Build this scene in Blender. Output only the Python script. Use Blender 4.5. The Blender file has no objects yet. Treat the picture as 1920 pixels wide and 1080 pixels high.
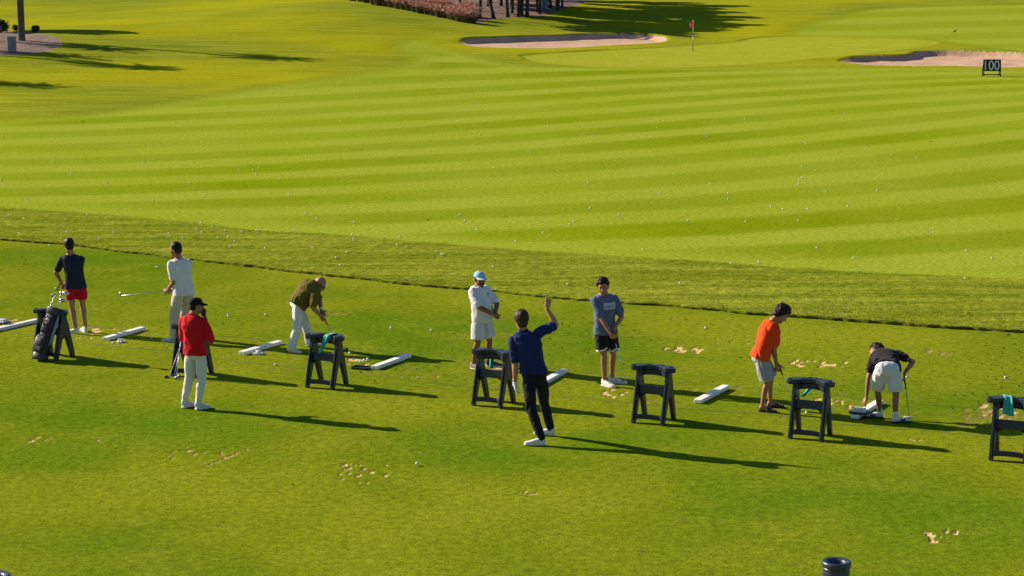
import bpy, bmesh, math, random
import numpy as np
from mathutils import Vector, Matrix, noise
from mathutils.bvhtree import BVHTree

random.seed(7); RNG = np.random.default_rng(7)
S = bpy.context.scene; COL = S.collection

# ------------------------------------------------------------------ camera
F, CAM_H, HOR = 3733.0, 6.6, -70.0            # focal length and horizon in photo pixels (1920 wide)
TH = math.atan((540 - HOR) / F)
cam_data = bpy.data.cameras.new("camera"); cam = bpy.data.objects.new("camera", cam_data); COL.objects.link(cam)
cam_data.sensor_width = 36; cam_data.lens = F / 1920 * 36; cam_data.clip_end = 2000; cam_data.clip_start = .5
cam.location = (0, 0, CAM_H); cam.rotation_euler = (math.pi / 2 - TH, 0, 0)
S.camera = cam

# ------------------------------------------------------------------ sky and sun
SUN_EL, SHADOW_AZ = math.radians(26.3), math.radians(-25.5)
to_sun = Vector((-math.cos(SHADOW_AZ) * math.cos(SUN_EL), -math.sin(SHADOW_AZ) * math.cos(SUN_EL), math.sin(SUN_EL)))
W = bpy.data.worlds.new("World"); S.world = W; W.use_nodes = True
nt = W.node_tree; bg = nt.nodes["Background"]; sky = nt.nodes.new("ShaderNodeTexSky")
sky.sky_type = 'NISHITA'; sky.sun_disc = False; sky.sun_elevation = SUN_EL
sky.sun_rotation = math.atan2(to_sun.x, to_sun.y); sky.air_density = 1.0; sky.dust_density = .4; sky.ozone_density = 4.5
nt.links.new(sky.outputs[0], bg.inputs[0]); bg.inputs[1].default_value = .06
sl = bpy.data.lights.new("sun", 'SUN'); so = bpy.data.objects.new("sun", sl); COL.objects.link(so)
sl.energy = 5.0; sl.angle = math.radians(.5); sl.color = (1, .87, .68)
so.rotation_euler = to_sun.to_track_quat('Z', 'Y').to_euler(); so.location = (-30, 20, 40)
S.view_settings.view_transform = 'Standard'; S.view_settings.look = 'None'; S.view_settings.gamma = 1
S.view_settings.exposure = .9
S.render.engine = 'CYCLES'; S.cycles.max_bounces = 5; S.cycles.use_denoising = True

# ------------------------------------------------------------------ terrain height and pixel <-> ground
def sstep(a, b, x):
    t = np.clip((x - a) / (b - a), 0, 1); return t * t * (3 - 2 * t)
def height(x, y):
    x = np.asarray(x, float); y = np.asarray(y, float)
    h = .8 * sstep(95, 150, y) + 2.0 * sstep(145, 208, y)
    h = h + 1.7 * np.exp(-(((x + 14) / 16) ** 2 + ((y - 166) / 30) ** 2))
    h = h + .9 * np.exp(-(((x + 36) / 14) ** 2 + ((y - 135) / 26) ** 2))
    return h
def ray(u, v):
    x = (u - 960) / F; y = (540 - v) / F; s, c = math.sin(TH), math.cos(TH)
    return Vector((x, c + y * s, -s + y * c))
def G(u, v, h=0.0):
    """ground point seen at photo pixel (u, v); h lifts the ground"""
    d = ray(u, v); t = (h - CAM_H) / d.z if d.z < -1e-4 else 400.0
    if t * d.y < 92: return Vector((d.x * t, d.y * t, h))
    lo, t = 80.0, 80.0
    while t < 900:
        if CAM_H + d.z * t <= float(height(d.x * t, d.y * t)) + h: break
        lo = t; t += 1.0
    hi = t
    for _ in range(24):
        m = (lo + hi) / 2
        if CAM_H + d.z * m <= float(height(d.x * m, d.y * m)) + h: hi = m
        else: lo = m
    return Vector((d.x * hi, d.y * hi, CAM_H + d.z * hi))
def WP(u, v, Y):
    d = ray(u, v); t = Y / d.y; return Vector((d.x * t, Y, CAM_H + d.z * t))
E1 = Vector((.904, -.427, 0)); E2 = Vector((.427, .904, 0))      # along the hitting line, towards the targets
ROWYAW = math.atan2(E1.y, E1.x)

# ------------------------------------------------------------------ object helpers
def tag(o, label=None, cat=None, group=None, kind=None):
    if label: o["label"] = label
    if cat: o["category"] = cat
    if group: o["group"] = group
    if kind: o["kind"] = kind
    return o
def link(name, me, mat=None, parent=None):
    o = bpy.data.objects.new(name, me); COL.objects.link(o)
    if mat is not None and not me.materials: me.materials.append(mat)
    if parent is not None: o.parent = parent
    return o
def empty(name, loc=(0, 0, 0), rz=0.0):
    o = bpy.data.objects.new(name, None); COL.objects.link(o); o.location = loc; o.rotation_euler = (0, 0, rz)
    o.empty_display_size = .2; return o
def copy_tree(o, parent=None):
    c = o.copy(); COL.objects.link(c)
    if parent is not None: c.parent = parent
    for ch in list(o.children): copy_tree(ch, c)
    return c
class MB:
    def __init__(s): s.v = []; s.f = []; s.sm = []
    def add(s, vs, fs, smooth=True):
        n = len(s.v); s.v += [tuple(p) for p in vs]; s.f += [tuple(i + n for i in f) for f in fs]; s.sm += [smooth] * len(fs); return s
    def mesh(s, name):
        me = bpy.data.meshes.new(name); me.from_pydata(s.v, [], s.f); me.polygons.foreach_set("use_smooth", s.sm); me.update(); return me
    def build(s, name, mat, parent=None): return link(name, s.mesh(name), mat, parent)
    # shapes
    def box(s, c, sz, rot=None, bev=0.0):
        bm = bmesh.new(); bmesh.ops.create_cube(bm, size=1)
        for v in bm.verts: v.co = Vector((v.co.x * sz[0], v.co.y * sz[1], v.co.z * sz[2]))
        if bev: bmesh.ops.bevel(bm, geom=list(bm.edges), offset=bev, segments=2, affect='EDGES', profile=.6)
        return s.bm(bm, rot, c, smooth=False)
    def bm(s, bm, rot=None, c=(0, 0, 0), smooth=True):
        bm.verts.index_update(); M = rot if rot is not None else Matrix.Identity(3); c = Vector(c)
        vs = [M @ v.co + c for v in bm.verts]; fs = [[v.index for v in f.verts] for f in bm.faces]; bm.free(); return s.add(vs, fs, smooth)
    def cap(s, a, b, ra, rb, n=12, k=4):
        """tapered capsule"""
        a, b = Vector(a), Vector(b); d = b - a; L = d.length or 1e-6; d = d / L
        p = d.orthogonal().normalized(); q = d.cross(p); vs = []; rings = 0
        prof = [(-ra * math.cos(t), ra * math.sin(t)) for t in [i * math.pi / 2 / k for i in range(1, k + 1)]]
        prof += [(L + rb * math.sin(t), rb * math.cos(t)) for t in [i * math.pi / 2 / k for i in range(0, k)]]
        vs.append(a - d * ra)
        for z, r in prof:
            for i in range(n):
                t = 2 * math.pi * i / n; vs.append(a + d * z + (p * math.cos(t) + q * math.sin(t)) * r)
            rings += 1
        vs.append(b + d * rb); last = len(vs) - 1; fs = []
        for i in range(n): fs.append((0, 1 + (i + 1) % n, 1 + i))
        for k_ in range(rings - 1):
            for i in range(n):
                j = (i + 1) % n; fs.append((1 + k_ * n + i, 1 + k_ * n + j, 1 + (k_ + 1) * n + j, 1 + (k_ + 1) * n + i))
        for i in range(n): fs.append((last, 1 + (rings - 1) * n + i, 1 + (rings - 1) * n + (i + 1) % n))
        return s.add(vs, fs)
    def ell(s, c, ax, n=14, m=9):
        """ellipsoid with three axis vectors"""
        c = Vector(c); X, Y, Z = [Vector(a) for a in ax]
        if X.cross(Y).dot(Z) < 0: X = -X
        vs = [c - Z]; fs = []
        for j in range(1, m):
            p = -math.pi / 2 + math.pi * j / m
            for i in range(n):
                t = 2 * math.pi * i / n; vs.append(c + X * math.cos(p) * math.cos(t) + Y * math.cos(p) * math.sin(t) + Z * math.sin(p))
        vs.append(c + Z); L = len(vs) - 1
        for i in range(n): fs.append((0, 1 + (i + 1) % n, 1 + i))
        for j in range(m - 2):
            for i in range(n):
                k = (i + 1) % n; fs.append((1 + j * n + i, 1 + j * n + k, 1 + (j + 1) * n + k, 1 + (j + 1) * n + i))
        for i in range(n): fs.append((L, 1 + (m - 2) * n + i, 1 + (m - 2) * n + (i + 1) % n))
        return s.add(vs, fs)
    def loft(s, rings, n=24, pw=2.4, smooth=True):
        """rings: (centre, half-width vector, half-depth vector); closed ends"""
        vs = []; fs = []
        for c, a, b in rings:
            c, a, b = Vector(c), Vector(a), Vector(b)
            for i in range(n):
                t = 2 * math.pi * i / n; ct, st = math.cos(t), math.sin(t)
                vs.append(c + a * math.copysign(abs(ct) ** (2 / pw), ct) + b * math.copysign(abs(st) ** (2 / pw), st))
        R = len(rings)
        flip = Vector(rings[0][1]).cross(Vector(rings[0][2])).dot(Vector(rings[-1][0]) - Vector(rings[0][0])) < 0
        for k in range(R - 1):
            for i in range(n):
                j = (i + 1) % n; f = (k * n + i, k * n + j, (k + 1) * n + j, (k + 1) * n + i); fs.append(f[::-1] if flip else f)
        e0 = tuple(range(n - 1, -1, -1)); e1 = tuple((R - 1) * n + i for i in range(n))
        fs += [e0[::-1], e1[::-1]] if flip else [e0, e1]
        return s.add(vs, fs, smooth)
    def tube(s, pts, r, n=8, closed_r=None):
        """tube along points, radius a number or a list"""
        P = [Vector(p) for p in pts]; R = r if isinstance(r, (list, tuple)) else [r] * len(P); vs = []; fs = []; up = None
        for i, p in enumerate(P):
            d = (P[min(i + 1, len(P) - 1)] - P[max(i - 1, 0)]).normalized()
            if up is None: up = d.orthogonal().normalized()
            up = (up - d * up.dot(d)).normalized(); q = d.cross(up)
            for k in range(n):
                t = 2 * math.pi * k / n; vs.append(p + (up * math.cos(t) + q * math.sin(t)) * R[i])
        for i in range(len(P) - 1):
            for k in range(n):
                j = (k + 1) % n; fs.append((i * n + k, i * n + j, (i + 1) * n + j, (i + 1) * n + k))
        fs.append(tuple(range(n - 1, -1, -1))); fs.append(tuple((len(P) - 1) * n + k for k in range(n)))
        return s.add(vs, fs)
    def lathe(s, prof, c=(0, 0, 0), n=28, smooth=True):
        vs = []; fs = []; c = Vector(c)
        for r, z in prof:
            for i in range(n):
                t = 2 * math.pi * i / n; vs.append(c + Vector((r * math.cos(t), r * math.sin(t), z)))
        for k in range(len(prof) - 1):
            for i in range(n):
                j = (i + 1) % n; fs.append((k * n + i, k * n + j, (k + 1) * n + j, (k + 1) * n + i))
        return s.add(vs, fs, smooth)
def plate(outer, holes, z0, z1, bev=0.0):
    """bmesh of a horizontal plate (outline in x, y) with holes through it"""
    bm = bmesh.new(); es = []
    for lp in [outer] + holes:
        vs = [bm.verts.new((p[0], p[1], z0)) for p in lp]
        es += [bm.edges.new((vs[i], vs[(i + 1) % len(vs)])) for i in range(len(vs))]
    r = bmesh.ops.triangle_fill(bm, use_beauty=True, edges=es)
    fs = list(bm.faces); ex = bmesh.ops.extrude_face_region(bm, geom=fs)
    for v in [g for g in ex['geom'] if isinstance(g, bmesh.types.BMVert)]: v.co.z = z1
    bmesh.ops.recalc_face_normals(bm, faces=list(bm.faces))
    if bev:
        sharp = [e for e in bm.edges if len(e.link_faces) == 2 and e.calc_face_angle(0) > .9]
        bmesh.ops.bevel(bm, geom=sharp, offset=bev, segments=2, affect='EDGES', profile=.6)
    return bm
def remesh(mb, voxel, smooth=2, name="body"):
    me = mb.mesh(name); o = bpy.data.objects.new("tmp", me); COL.objects.link(o)
    m = o.modifiers.new("r", 'REMESH'); m.mode = 'VOXEL'; m.voxel_size = voxel; m.use_smooth_shade = True
    if smooth:
        k = o.modifiers.new("s", 'SMOOTH'); k.factor = .5; k.iterations = smooth
    dg = bpy.context.evaluated_depsgraph_get(); dg.update()
    r = bpy.data.meshes.new_from_object(o.evaluated_get(dg)); bpy.data.objects.remove(o); bpy.data.meshes.remove(me)
    r.name = name; r.polygons.foreach_set("use_smooth", [True] * len(r.polygons)); return r
def wrinkle(me, amp, freq=(9, 9, 5), seed=0.0, ridged=True):
    n = len(me.vertices); nr = [tuple(v.normal) for v in me.vertices]
    for i, v in enumerate(me.vertices):
        c = v.co; p = Vector((c.x * freq[0] + seed, c.y * freq[1], c.z * freq[2] + seed * .7 + c.x * 3))
        q = p + Vector((noise.noise(p * .6), noise.noise(p * .6 + Vector((9, 0, 0))), 0)) * .8
        d = noise.noise(q) + .5 * noise.noise(q * 2.1)
        if ridged: d = .55 - abs(d) * 1.6
        v.co = c + Vector(nr[i]) * (d * amp)
    me.update(); return me
def crom(pts, k=8, closed=False):
    P = [np.array(p, float) for p in pts]; out = []; n = len(P)
    for i in range(n if closed else n - 1):
        a, b, c, d = (P[(i - 1) % n], P[i], P[(i + 1) % n], P[(i + 2) % n]) if closed else (P[max(i - 1, 0)], P[i], P[i + 1], P[min(i + 2, n - 1)])
        for j in range(k):
            t = j / k; out.append(.5 * (2 * b + (c - a) * t + (2 * a - 5 * b + 4 * c - d) * t * t + (3 * b - a - 3 * c + d) * t ** 3))
    if not closed: out.append(P[-1])
    return out

# ------------------------------------------------------------------ materials
def mat(name, col=(.5, .5, .5), rough=.6, spec=.4, bump=0.0, bscale=60.0, var=0.0, vscale=8.0, metal=0.0, sheen=0.0):
    m = bpy.data.materials.new(name); m.use_nodes = True; t = m.node_tree; b = t.nodes["Principled BSDF"]
    b.inputs["Base Color"].default_value = (*col, 1); b.inputs["Roughness"].default_value = rough
    b.inputs["Specular IOR Level"].default_value = spec; b.inputs["Metallic"].default_value = metal
    if sheen: b.inputs["Sheen Weight"].default_value = sheen; b.inputs["Sheen Roughness"].default_value = .6
    tc = t.nodes.new("ShaderNodeTexCoord")
    if var:
        n = t.nodes.new("ShaderNodeTexNoise"); n.inputs["Scale"].default_value = vscale; n.inputs["Detail"].default_value = 5
        t.links.new(tc.outputs["Object"], n.inputs["Vector"])
        r = t.nodes.new("ShaderNodeValToRGB"); r.color_ramp.elements[0].position = .3; r.color_ramp.elements[1].position = .7
        r.color_ramp.elements[0].color = (*[max(0, c * (1 - var)) for c in col], 1); r.color_ramp.elements[1].color = (*[min(1, c * (1 + var)) for c in col], 1)
        t.links.new(n.outputs[0], r.inputs[0]); t.links.new(r.outputs[0], b.inputs["Base Color"])
    if bump:
        n = t.nodes.new("ShaderNodeTexNoise"); n.inputs["Scale"].default_value = bscale; n.inputs["Detail"].default_value = 4
        t.links.new(tc.outputs["Object"], n.inputs["Vector"]); k = t.nodes.new("ShaderNodeBump"); k.inputs["Strength"].default_value = bump
        k.inputs["Distance"].default_value = .01; t.links.new(n.outputs[0], k.inputs["Height"]); t.links.new(k.outputs[0], b.inputs["Normal"])
    return m
# ================================================================== TERRAIN
EDGE_TEE = crom([(-700, 372), (0, 448), (130, 460), (350, 487), (480, 501), (630, 519), (800, 536), (879, 543), (1074, 562), (1320, 580), (1401, 589), (1610, 602), (1754, 614), (1920, 623), (2600, 668)], 4)
EDGE_FW = crom([(-700, 345), (0, 391), (250, 410), (375, 422), (480, 434), (620, 441), (720, 450), (960, 470), (1210, 486), (1440, 501), (1665, 515), (1920, 527), (2600, 566)], 4)
def wpoly(px): return np.array([tuple(G(float(u), float(v)))[:2] for u, v in px])
P_TEE = np.vstack([wpoly(EDGE_TEE), [[40, 34], [40, 5], [-40, 5], [-40, 60]]])
P_FW = np.vstack([wpoly(EDGE_FW), wpoly([(2600, 145)] + crom([(1920, 131), (1741, 128), (1527, 127), (1356, 127), (1200, 127), (1100, 126), (985, 123), (920, 113), (880, 101), (813, 84), (787, 75), (760, 76), (744, 82), (745, 95), (766, 104), (760, 115), (735, 126), (600, 150), (480, 165), (330, 190), (200, 210), (0, 228), (-700, 282)], 3))])
P_FW2 = wpoly(crom([(1480, 64), (1600, 68), (1700, 71), (1770, 79), (1920, 97), (2300, 112), (2300, 8), (1920, 9), (1750, 12), (1638, 17), (1590, 24), (1560, 34), (1500, 48)], 3, True))
P_GREEN = wpoly(crom([(977, 108), (990, 103), (1100, 96), (1200, 91), (1356, 81), (1420, 71), (1527, 69), (1698, 73), (1752, 79), (1740, 86), (1698, 93), (1527, 111), (1356, 124), (1230, 127), (1100, 125), (1010, 119)], 4, True))
P_B1 = wpoly(crom([(866, 82), (880, 77), (958, 74), (1037, 71), (1120, 68), (1185, 68), (1228, 71), (1250, 76), (1228, 81), (1164, 85), (1100, 88), (1010, 91), (932, 90), (893, 88)], 4, True))
P_B2 = wpoly(crom([(1574, 116), (1613, 111), (1700, 108), (1718, 102), (1762, 100), (1826, 101), (1920, 104), (2010, 108), (2020, 120), (1920, 126), (1741, 125), (1655, 124), (1613, 121)], 4, True))
P_MULCH = wpoly(crom([(640, -8), (760, 14), (830, 32), (893, 46), (925, 37), (975, 34), (1015, 30), (1050, 21), (1075, 12), (1110, 1), (1150, -22), (1100, -40), (700, -40)], 3, True))
P_MULCH2 = wpoly(crom([(-120, 62), (0, 58), (60, 62), (105, 72), (118, 82), (100, 94), (50, 103), (0, 106), (-120, 104)], 4, True))

def inside(P, x, y):
    r = np.zeros(x.shape, bool); n = len(P); bb = (x >= P[:, 0].min()) & (x <= P[:, 0].max()) & (y >= P[:, 1].min()) & (y <= P[:, 1].max())
    idx = np.nonzero(bb.ravel())[0]; xs = x.ravel()[idx]; ys = y.ravel()[idx]; rr = np.zeros(len(idx), bool)
    for i in range(n):
        x1, y1 = P[i]; x2, y2 = P[(i + 1) % n]
        if y1 == y2: continue
        c = (y1 > ys) != (y2 > ys); rr ^= c & (xs < (x2 - x1) * (ys - y1) / (y2 - y1) + x1)
    r.ravel()[idx] = rr; return r
def dist(P, x, y, closed=True, far=6.0):
    d = np.full(x.shape, far); n = len(P)
    for i in range(n if closed else n - 1):
        a = P[i]; b = P[(i + 1) % n]; bb = (x > min(a[0], b[0]) - far) & (x < max(a[0], b[0]) + far) & (y > min(a[1], b[1]) - far) & (y < max(a[1], b[1]) + far)
        idx = np.nonzero(bb.ravel())[0]
        if not len(idx): continue
        px, py = x.ravel()[idx] - a[0], y.ravel()[idx] - a[1]; e = b - a; L = max(1e-9, e @ e)
        t = np.clip((px * e[0] + py * e[1]) / L, 0, 1); q = np.hypot(px - t * e[0], py - t * e[1]); d.ravel()[idx] = np.minimum(d.ravel()[idx], q)
    return d
def sdist(P, x, y, far=6.0): d = dist(P, x, y, True, far); return np.where(inside(P, x, y), d, -d)
def vnoise(x, y, seed=0):
    xi = np.floor(x).astype(np.int64); yi = np.floor(y).astype(np.int64); fx = x - xi; fy = y - yi; fx = fx * fx * (3 - 2 * fx); fy = fy * fy * (3 - 2 * fy)
    def h(i, j):
        n = (i * 374761393 + j * 668265263 + seed * 974634777) & 0x7fffffff; n = ((n ^ (n >> 13)) * 1274126177) & 0x7fffffff; return ((n ^ (n >> 16)) & 0xffff) / 65535.0
    return (h(xi, yi) * (1 - fx) + h(xi + 1, yi) * fx) * (1 - fy) + (h(xi, yi + 1) * (1 - fx) + h(xi + 1, yi + 1) * fx) * fy

# mowing stripes: a smooth phase field fitted to the stripe positions and directions
def fit_phase():
    rows = []; rhs = []
    def basis(x, y):
        x, y = x / 40, y / 80; return np.array([1, x, y, x * x, x * y, y * y, x * x * y, x * y * y, y ** 3, x ** 3])
    ys = [tuple(G(960, v))[1] for v in (165, 185, 207, 233, 262, 290, 325, 362, 395, 430)]
    for k, y in enumerate(ys): rows.append(basis(0, y) * 3); rhs.append(k * 3.0)
    for u, v, m in [(100, 380, -.012), (240, 350, -.035), (500, 380, -.03), (720, 340, -.062), (1200, 340, -.09), (1680, 350, -.09), (1680, 420, -.085), (1200, 420, -.07), (800, 410, -.035), (1850, 480, -.05),
                    (60, 290, -.03), (240, 270, -.048), (720, 270, -.066), (1200, 270, -.076), (1680, 270, -.08), (700, 190, -.055), (1000, 170, -.05), (1400, 170, -.062), (1800, 180, -.068)]:
        a = G(u - 60, v - 60 * m); b = G(u + 60, v + 60 * m); L = (b - a).length
        rows.append((basis(b.x, b.y) - basis(a.x, a.y)) / L * 45); rhs.append(0.0)
    c = np.linalg.lstsq(np.array(rows), np.array(rhs), rcond=None)[0]
    def phi(x, y):
        x, y = x / 40, y / 80
        return c[0] + c[1] * x + c[2] * y + c[3] * x * x + c[4] * x * y + c[5] * y * y + c[6] * x * x * y + c[7] * x * y * y + c[8] * y ** 3 + c[9] * x ** 3
    return phi
PHI = fit_phase()

# worn spots and sand-filled divots on the tee: (u0, u1, v0, v1, count, size in px, strength)
DIVOTS = [(157, 188, 574, 580, 5, 7, .5), (166, 226, 616, 622, 7, 9, .8), (145, 178, 628, 637, 5, 9, .8), (205, 246, 645, 652, 6, 9, .5), (0, 28, 599, 612, 8, 10, .9), (300, 320, 628, 656, 3, 6, .7), (420, 474, 656, 699, 6, 6, .5),
    (611, 663, 580, 592, 12, 8, .45), (642, 690, 670, 683, 9, 10, .85), (752, 773, 693, 697, 3, 8, .5), (751, 822, 704, 711, 7, 8, .5), (640, 720, 690, 720, 5, 6, .4), (828, 880, 594, 609, 12, 6, .4), (821, 890, 624, 643, 10, 7, .5), (900, 968, 628, 640, 7, 6, .45),
    (878, 948, 682, 702, 14, 12, .7), (637, 732, 868, 904, 16, 8, 1), (963, 1062, 918, 936, 7, 7, .7), (1145, 1230, 868, 880, 4, 5, .3), (52, 110, 819, 838, 6, 8, .7), (178, 186, 823, 827, 1, 7, .7), (310, 440, 836, 868, 16, 6, .75),
    (1246, 1283, 650, 658, 8, 10, 1), (1292, 1316, 653, 660, 5, 9, 1), (1129, 1192, 724, 748, 13, 8, .85), (1088, 1114, 618, 631, 5, 6, .5), (1257, 1297, 590, 606, 9, 7, .4), (1343, 1414, 631, 645, 11, 8, .5), (1482, 1530, 677, 687, 8, 9, .95), (1537, 1603, 679, 691, 10, 9, .95), (1452, 1470, 634, 646, 4, 8, .5),
    (1480, 1495, 650, 668, 3, 5, .5), (1532, 1562, 748, 768, 9, 8, .85), (1564, 1580, 752, 760, 4, 7, .8), (1314, 1322, 776, 780, 1, 6, .8), (1730, 1784, 655, 673, 16, 11, .5), (1698, 1728, 664, 671, 4, 7, .35), (1586, 1604, 758, 770, 4, 8, .7), (1702, 1742, 821, 828, 4, 7, .7),
    (1800, 1925, 768, 802, 60, 14, .42), (1840, 1925, 755, 790, 24, 12, .6), (420, 560, 640, 700, 18, 12, .25), (720, 860, 640, 720, 20, 12, .25), (1100, 1300, 690, 760, 26, 12, .28), (1380, 1480, 720, 790, 14, 10, .3), (130, 330, 600, 660, 24, 12, .3), (1500, 1720, 730, 800, 26, 11, .3), (860, 1000, 670, 720, 16, 12, .4), (1908, 1920, 716, 722, 2, 6, .6), (1766, 1772, 633, 639, 1, 7, .5), (1731, 1749, 996, 1016, 5, 9, 1), (1758, 1776, 1004, 1010, 2, 7, .8), (1774, 1799, 988, 1006, 4, 8, 1), (1751, 1758, 1012, 1016, 1, 6, .8), (930, 970, 704, 730, 5, 7, .4), (1640, 1700, 735, 745, 3, 5, .3)]
def divot_list():
    r = random.Random(5); out = []
    for u0, u1, v0, v1, n, s, k in DIVOTS:
        for _ in range(n): out.append((r.uniform(u0, u1), r.uniform(v0, v1), s * 1.12 * r.uniform(.5, 1.2), k * 1.15 * r.uniform(.7, 1.15)))
    for i in range(15): t = (i + r.uniform(-.3, .3)) / 14; out.append((382 + 85 * t, 874 - 34 * t, 5 * r.uniform(.7, 1.2), .95))
    return [(G(u, v), s / (F * CAM_H / (G(u, v).y ** 1 * CAM_H)) * .5, k) for u, v, s, k in out]

def make_terrain():
    r0 = [15.0]
    while r0[-1] < 520:
        r = r0[-1]; r0.append(r + max(.055, min(.06 if 35.5 < r < 51 else r * r / 24600 * 2.2, .4 if r < 108 else .2 if r < 152 else .4 if r < 205 else .4 + (r - 205) * .02)))
    R = np.array(r0); a_in = np.arange(-.30, .3001, 2.3 / F); step = np.linspace(.004, .03, 18)
    A = np.concatenate([-.30 - np.cumsum(step)[::-1], a_in, .30 + np.cumsum(step)])
    nr, na = len(R), len(A)
    X = R[:, None] * np.tan(A)[None, :]; Y = np.repeat(R[:, None], na, 1)
    Z = height(X, Y)
    d_tee = sdist(P_TEE, X, Y); d_fw = sdist(P_FW, X, Y); d_fw2 = sdist(P_FW2, X, Y); d_g = sdist(P_GREEN, X, Y)
    d_b1 = sdist(P_B1, X, Y); d_b2 = sdist(P_B2, X, Y); d_m = sdist(P_MULCH, X, Y); d_m2 = sdist(P_MULCH2, X, Y)
    wob = (vnoise(X * 1.7, Y * 1.7, 3) - .5) * .16 + (vnoise(X * 6, Y * 6, 4) - .5) * .08
    d_tee = d_tee + wob * .8; d_fwc = np.maximum(d_fw, d_fw2) + wob * 1.5
    fw_w = .45 + 1.2 * sstep(58, 95, Y); fmask = np.clip((d_fwc + fw_w) / (2 * fw_w), 0, 1); fmask = fmask * fmask * (3 - 2 * fmask)
    rough = (1 - sstep(-.06, .04, d_tee)) * (1 - fmask) * (1 - sstep(-.2, .2, d_g)); rz = rough * (1 - sstep(-.3, .1, np.maximum(d_b1, d_b2))); nearz = 1 - sstep(55, 85, Y)
    Z = Z + rz * (.05 + .02 * (vnoise(X * 2.2, Y * 2.2, 6) - .5) * nearz + .016 * (vnoise(X * 7, Y * 7, 8) - .5) * nearz + .10 * (vnoise(X * .3, Y * .3, 7) - .5) * (1 - nearz))
    Z = Z + .03 * (vnoise(X * .35, Y * .35, 9) - .5) * (Y < 90)
    for d, Fr in ((d_b1, [(860, 85), (893, 90), (932, 92), (1010, 93), (1100, 90), (1164, 87), (1228, 83), (1256, 79)]), (d_b2, [(1568, 118), (1613, 123), (1655, 126), (1741, 127), (1920, 128), (2030, 122)])):
        df = dist(wpoly(Fr), X, Y, False, 7.0); back = sstep(.8, 4.0, df)
        Z = Z - (.05 + .12 * back) * sstep(-.15, .55, d) + .20 * np.exp(-(np.minimum(d + .1, 0) / 1.6) ** 2) * back * (1 - sstep(-.1, .6, d)) + .05 * (vnoise(X * .8, Y * .8, 12) - .5) * (d > .3)
    Z = Z - .05 * sstep(-.1, .3, np.maximum(d_m, d_m2))
    bare = np.zeros(X.shape)
    for p, rad, k in divot_list():
        i0, i1 = np.searchsorted(R, p.y - .5), np.searchsorted(R, p.y + .5); a = math.atan2(p.x, p.y); j0, j1 = np.searchsorted(A, a - .5 / p.y), np.searchsorted(A, a + .5 / p.y)
        dx = X[i0:i1, j0:j1] - p.x; dy = Y[i0:i1, j0:j1] - p.y
        al = dx * E2.x + dy * E2.y; ac = dx * E1.x + dy * E1.y
        q = np.sqrt((al / (rad * 2.2)) ** 2 + (ac / (rad * 1.0)) ** 2) + (vnoise(X[i0:i1, j0:j1] * 22, Y[i0:i1, j0:j1] * 22, 21) - .5) * .7
        bare[i0:i1, j0:j1] = np.maximum(bare[i0:i1, j0:j1], k * (1 - sstep(.75, 1.15, q)))
    Z = Z - .014 * bare
    ph = PHI(X, Y) + .05 * (vnoise(X * .25, Y * .25, 15) - .5) + .035 * (vnoise(X * .9, Y * .9, 16) - .5)
    sw = np.cos(2 * np.pi * ph); stripe = sstep(-.65, .45, sw) * (.35 + .65 * vnoise(X * .12, Y * .12, 18))
    fade = sstep(.2, 2.6, d_fw - 2.0 * sstep(60, 95, Y) * 0); stripe = stripe * fade
    stripe2 = sstep(-.5, .5, np.cos(2 * np.pi * (Y - .35 * X) / 13)) * .45
    stripe = np.clip(stripe - .16 * sstep(-.2, .8, np.cos(2 * np.pi * (X / 11.0 + .02 * (Y - 60) / 8))) * (.4 + .6 * vnoise(X * .1, Y * .06, 41)) * fade, 0, 1)
    stripe = np.where(d_fw2 > -.2, stripe2, stripe)
    attrs = dict(stripe=stripe, rough=rough, green=sstep(-.5, .7, d_g), bare=bare,
                 fair=fmask, near=1 - sstep(45, 85, Y))
    # face regions
    xc = (X[:-1, :-1] + X[1:, 1:]) / 2
    def fc(d): return (d[:-1, :-1] + d[1:, 1:] + d[1:, :-1] + d[:-1, 1:]) / 4
    reg = np.full(xc.shape, 1)
    reg[fc(d_tee) > 0] = 0; reg[fc(d_fwc) > 0] = 2; reg[fc(d_g) > 0] = 3; reg[(fc(d_b1) > 0) | (fc(d_b2) > 0)] = 4; reg[(fc(d_m) > 0) | (fc(d_m2) > 0)] = 5
    idx = np.arange(nr * na).reshape(nr, na)
    quads = np.stack([idx[:-1, :-1], idx[:-1, 1:], idx[1:, 1:], idx[1:, :-1]], -1).reshape(-1, 4); rf = reg.ravel()
    P = np.stack([X, Y, Z], -1).reshape(-1, 3)
    names = ["teeing_ground", "rough", "fairway", "putting_green", "bunker_sand", "mulch_ground"]
    mats = [M_GRASS, M_GRASS, M_GRASS, M_GRASS, M_SAND, M_MULCH]
    for k, nm in enumerate(names):
        q = quads[rf == k]
        if not len(q): continue
        used = np.unique(q); remap = np.zeros(nr * na, np.int64); remap[used] = np.arange(len(used)); q = remap[q]
        me = bpy.data.meshes.new(nm); me.vertices.add(len(used)); me.vertices.foreach_set("co", P[used].ravel())
        me.loops.add(q.size); me.loops.foreach_set("vertex_index", q.ravel().astype(np.int32))
        me.polygons.add(len(q)); me.polygons.foreach_set("loop_start", np.arange(0, q.size, 4, dtype=np.int32))
        me.polygons.foreach_set("use_smooth", np.ones(len(q), bool)); me.update(calc_edges=True)
        for an, av in attrs.items():
            at = me.attributes.new(an, 'FLOAT', 'POINT'); at.data.foreach_set("value", av.ravel()[used].astype(np.float32))
        tag(link(nm, me, mats[k]), kind="structure")

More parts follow.
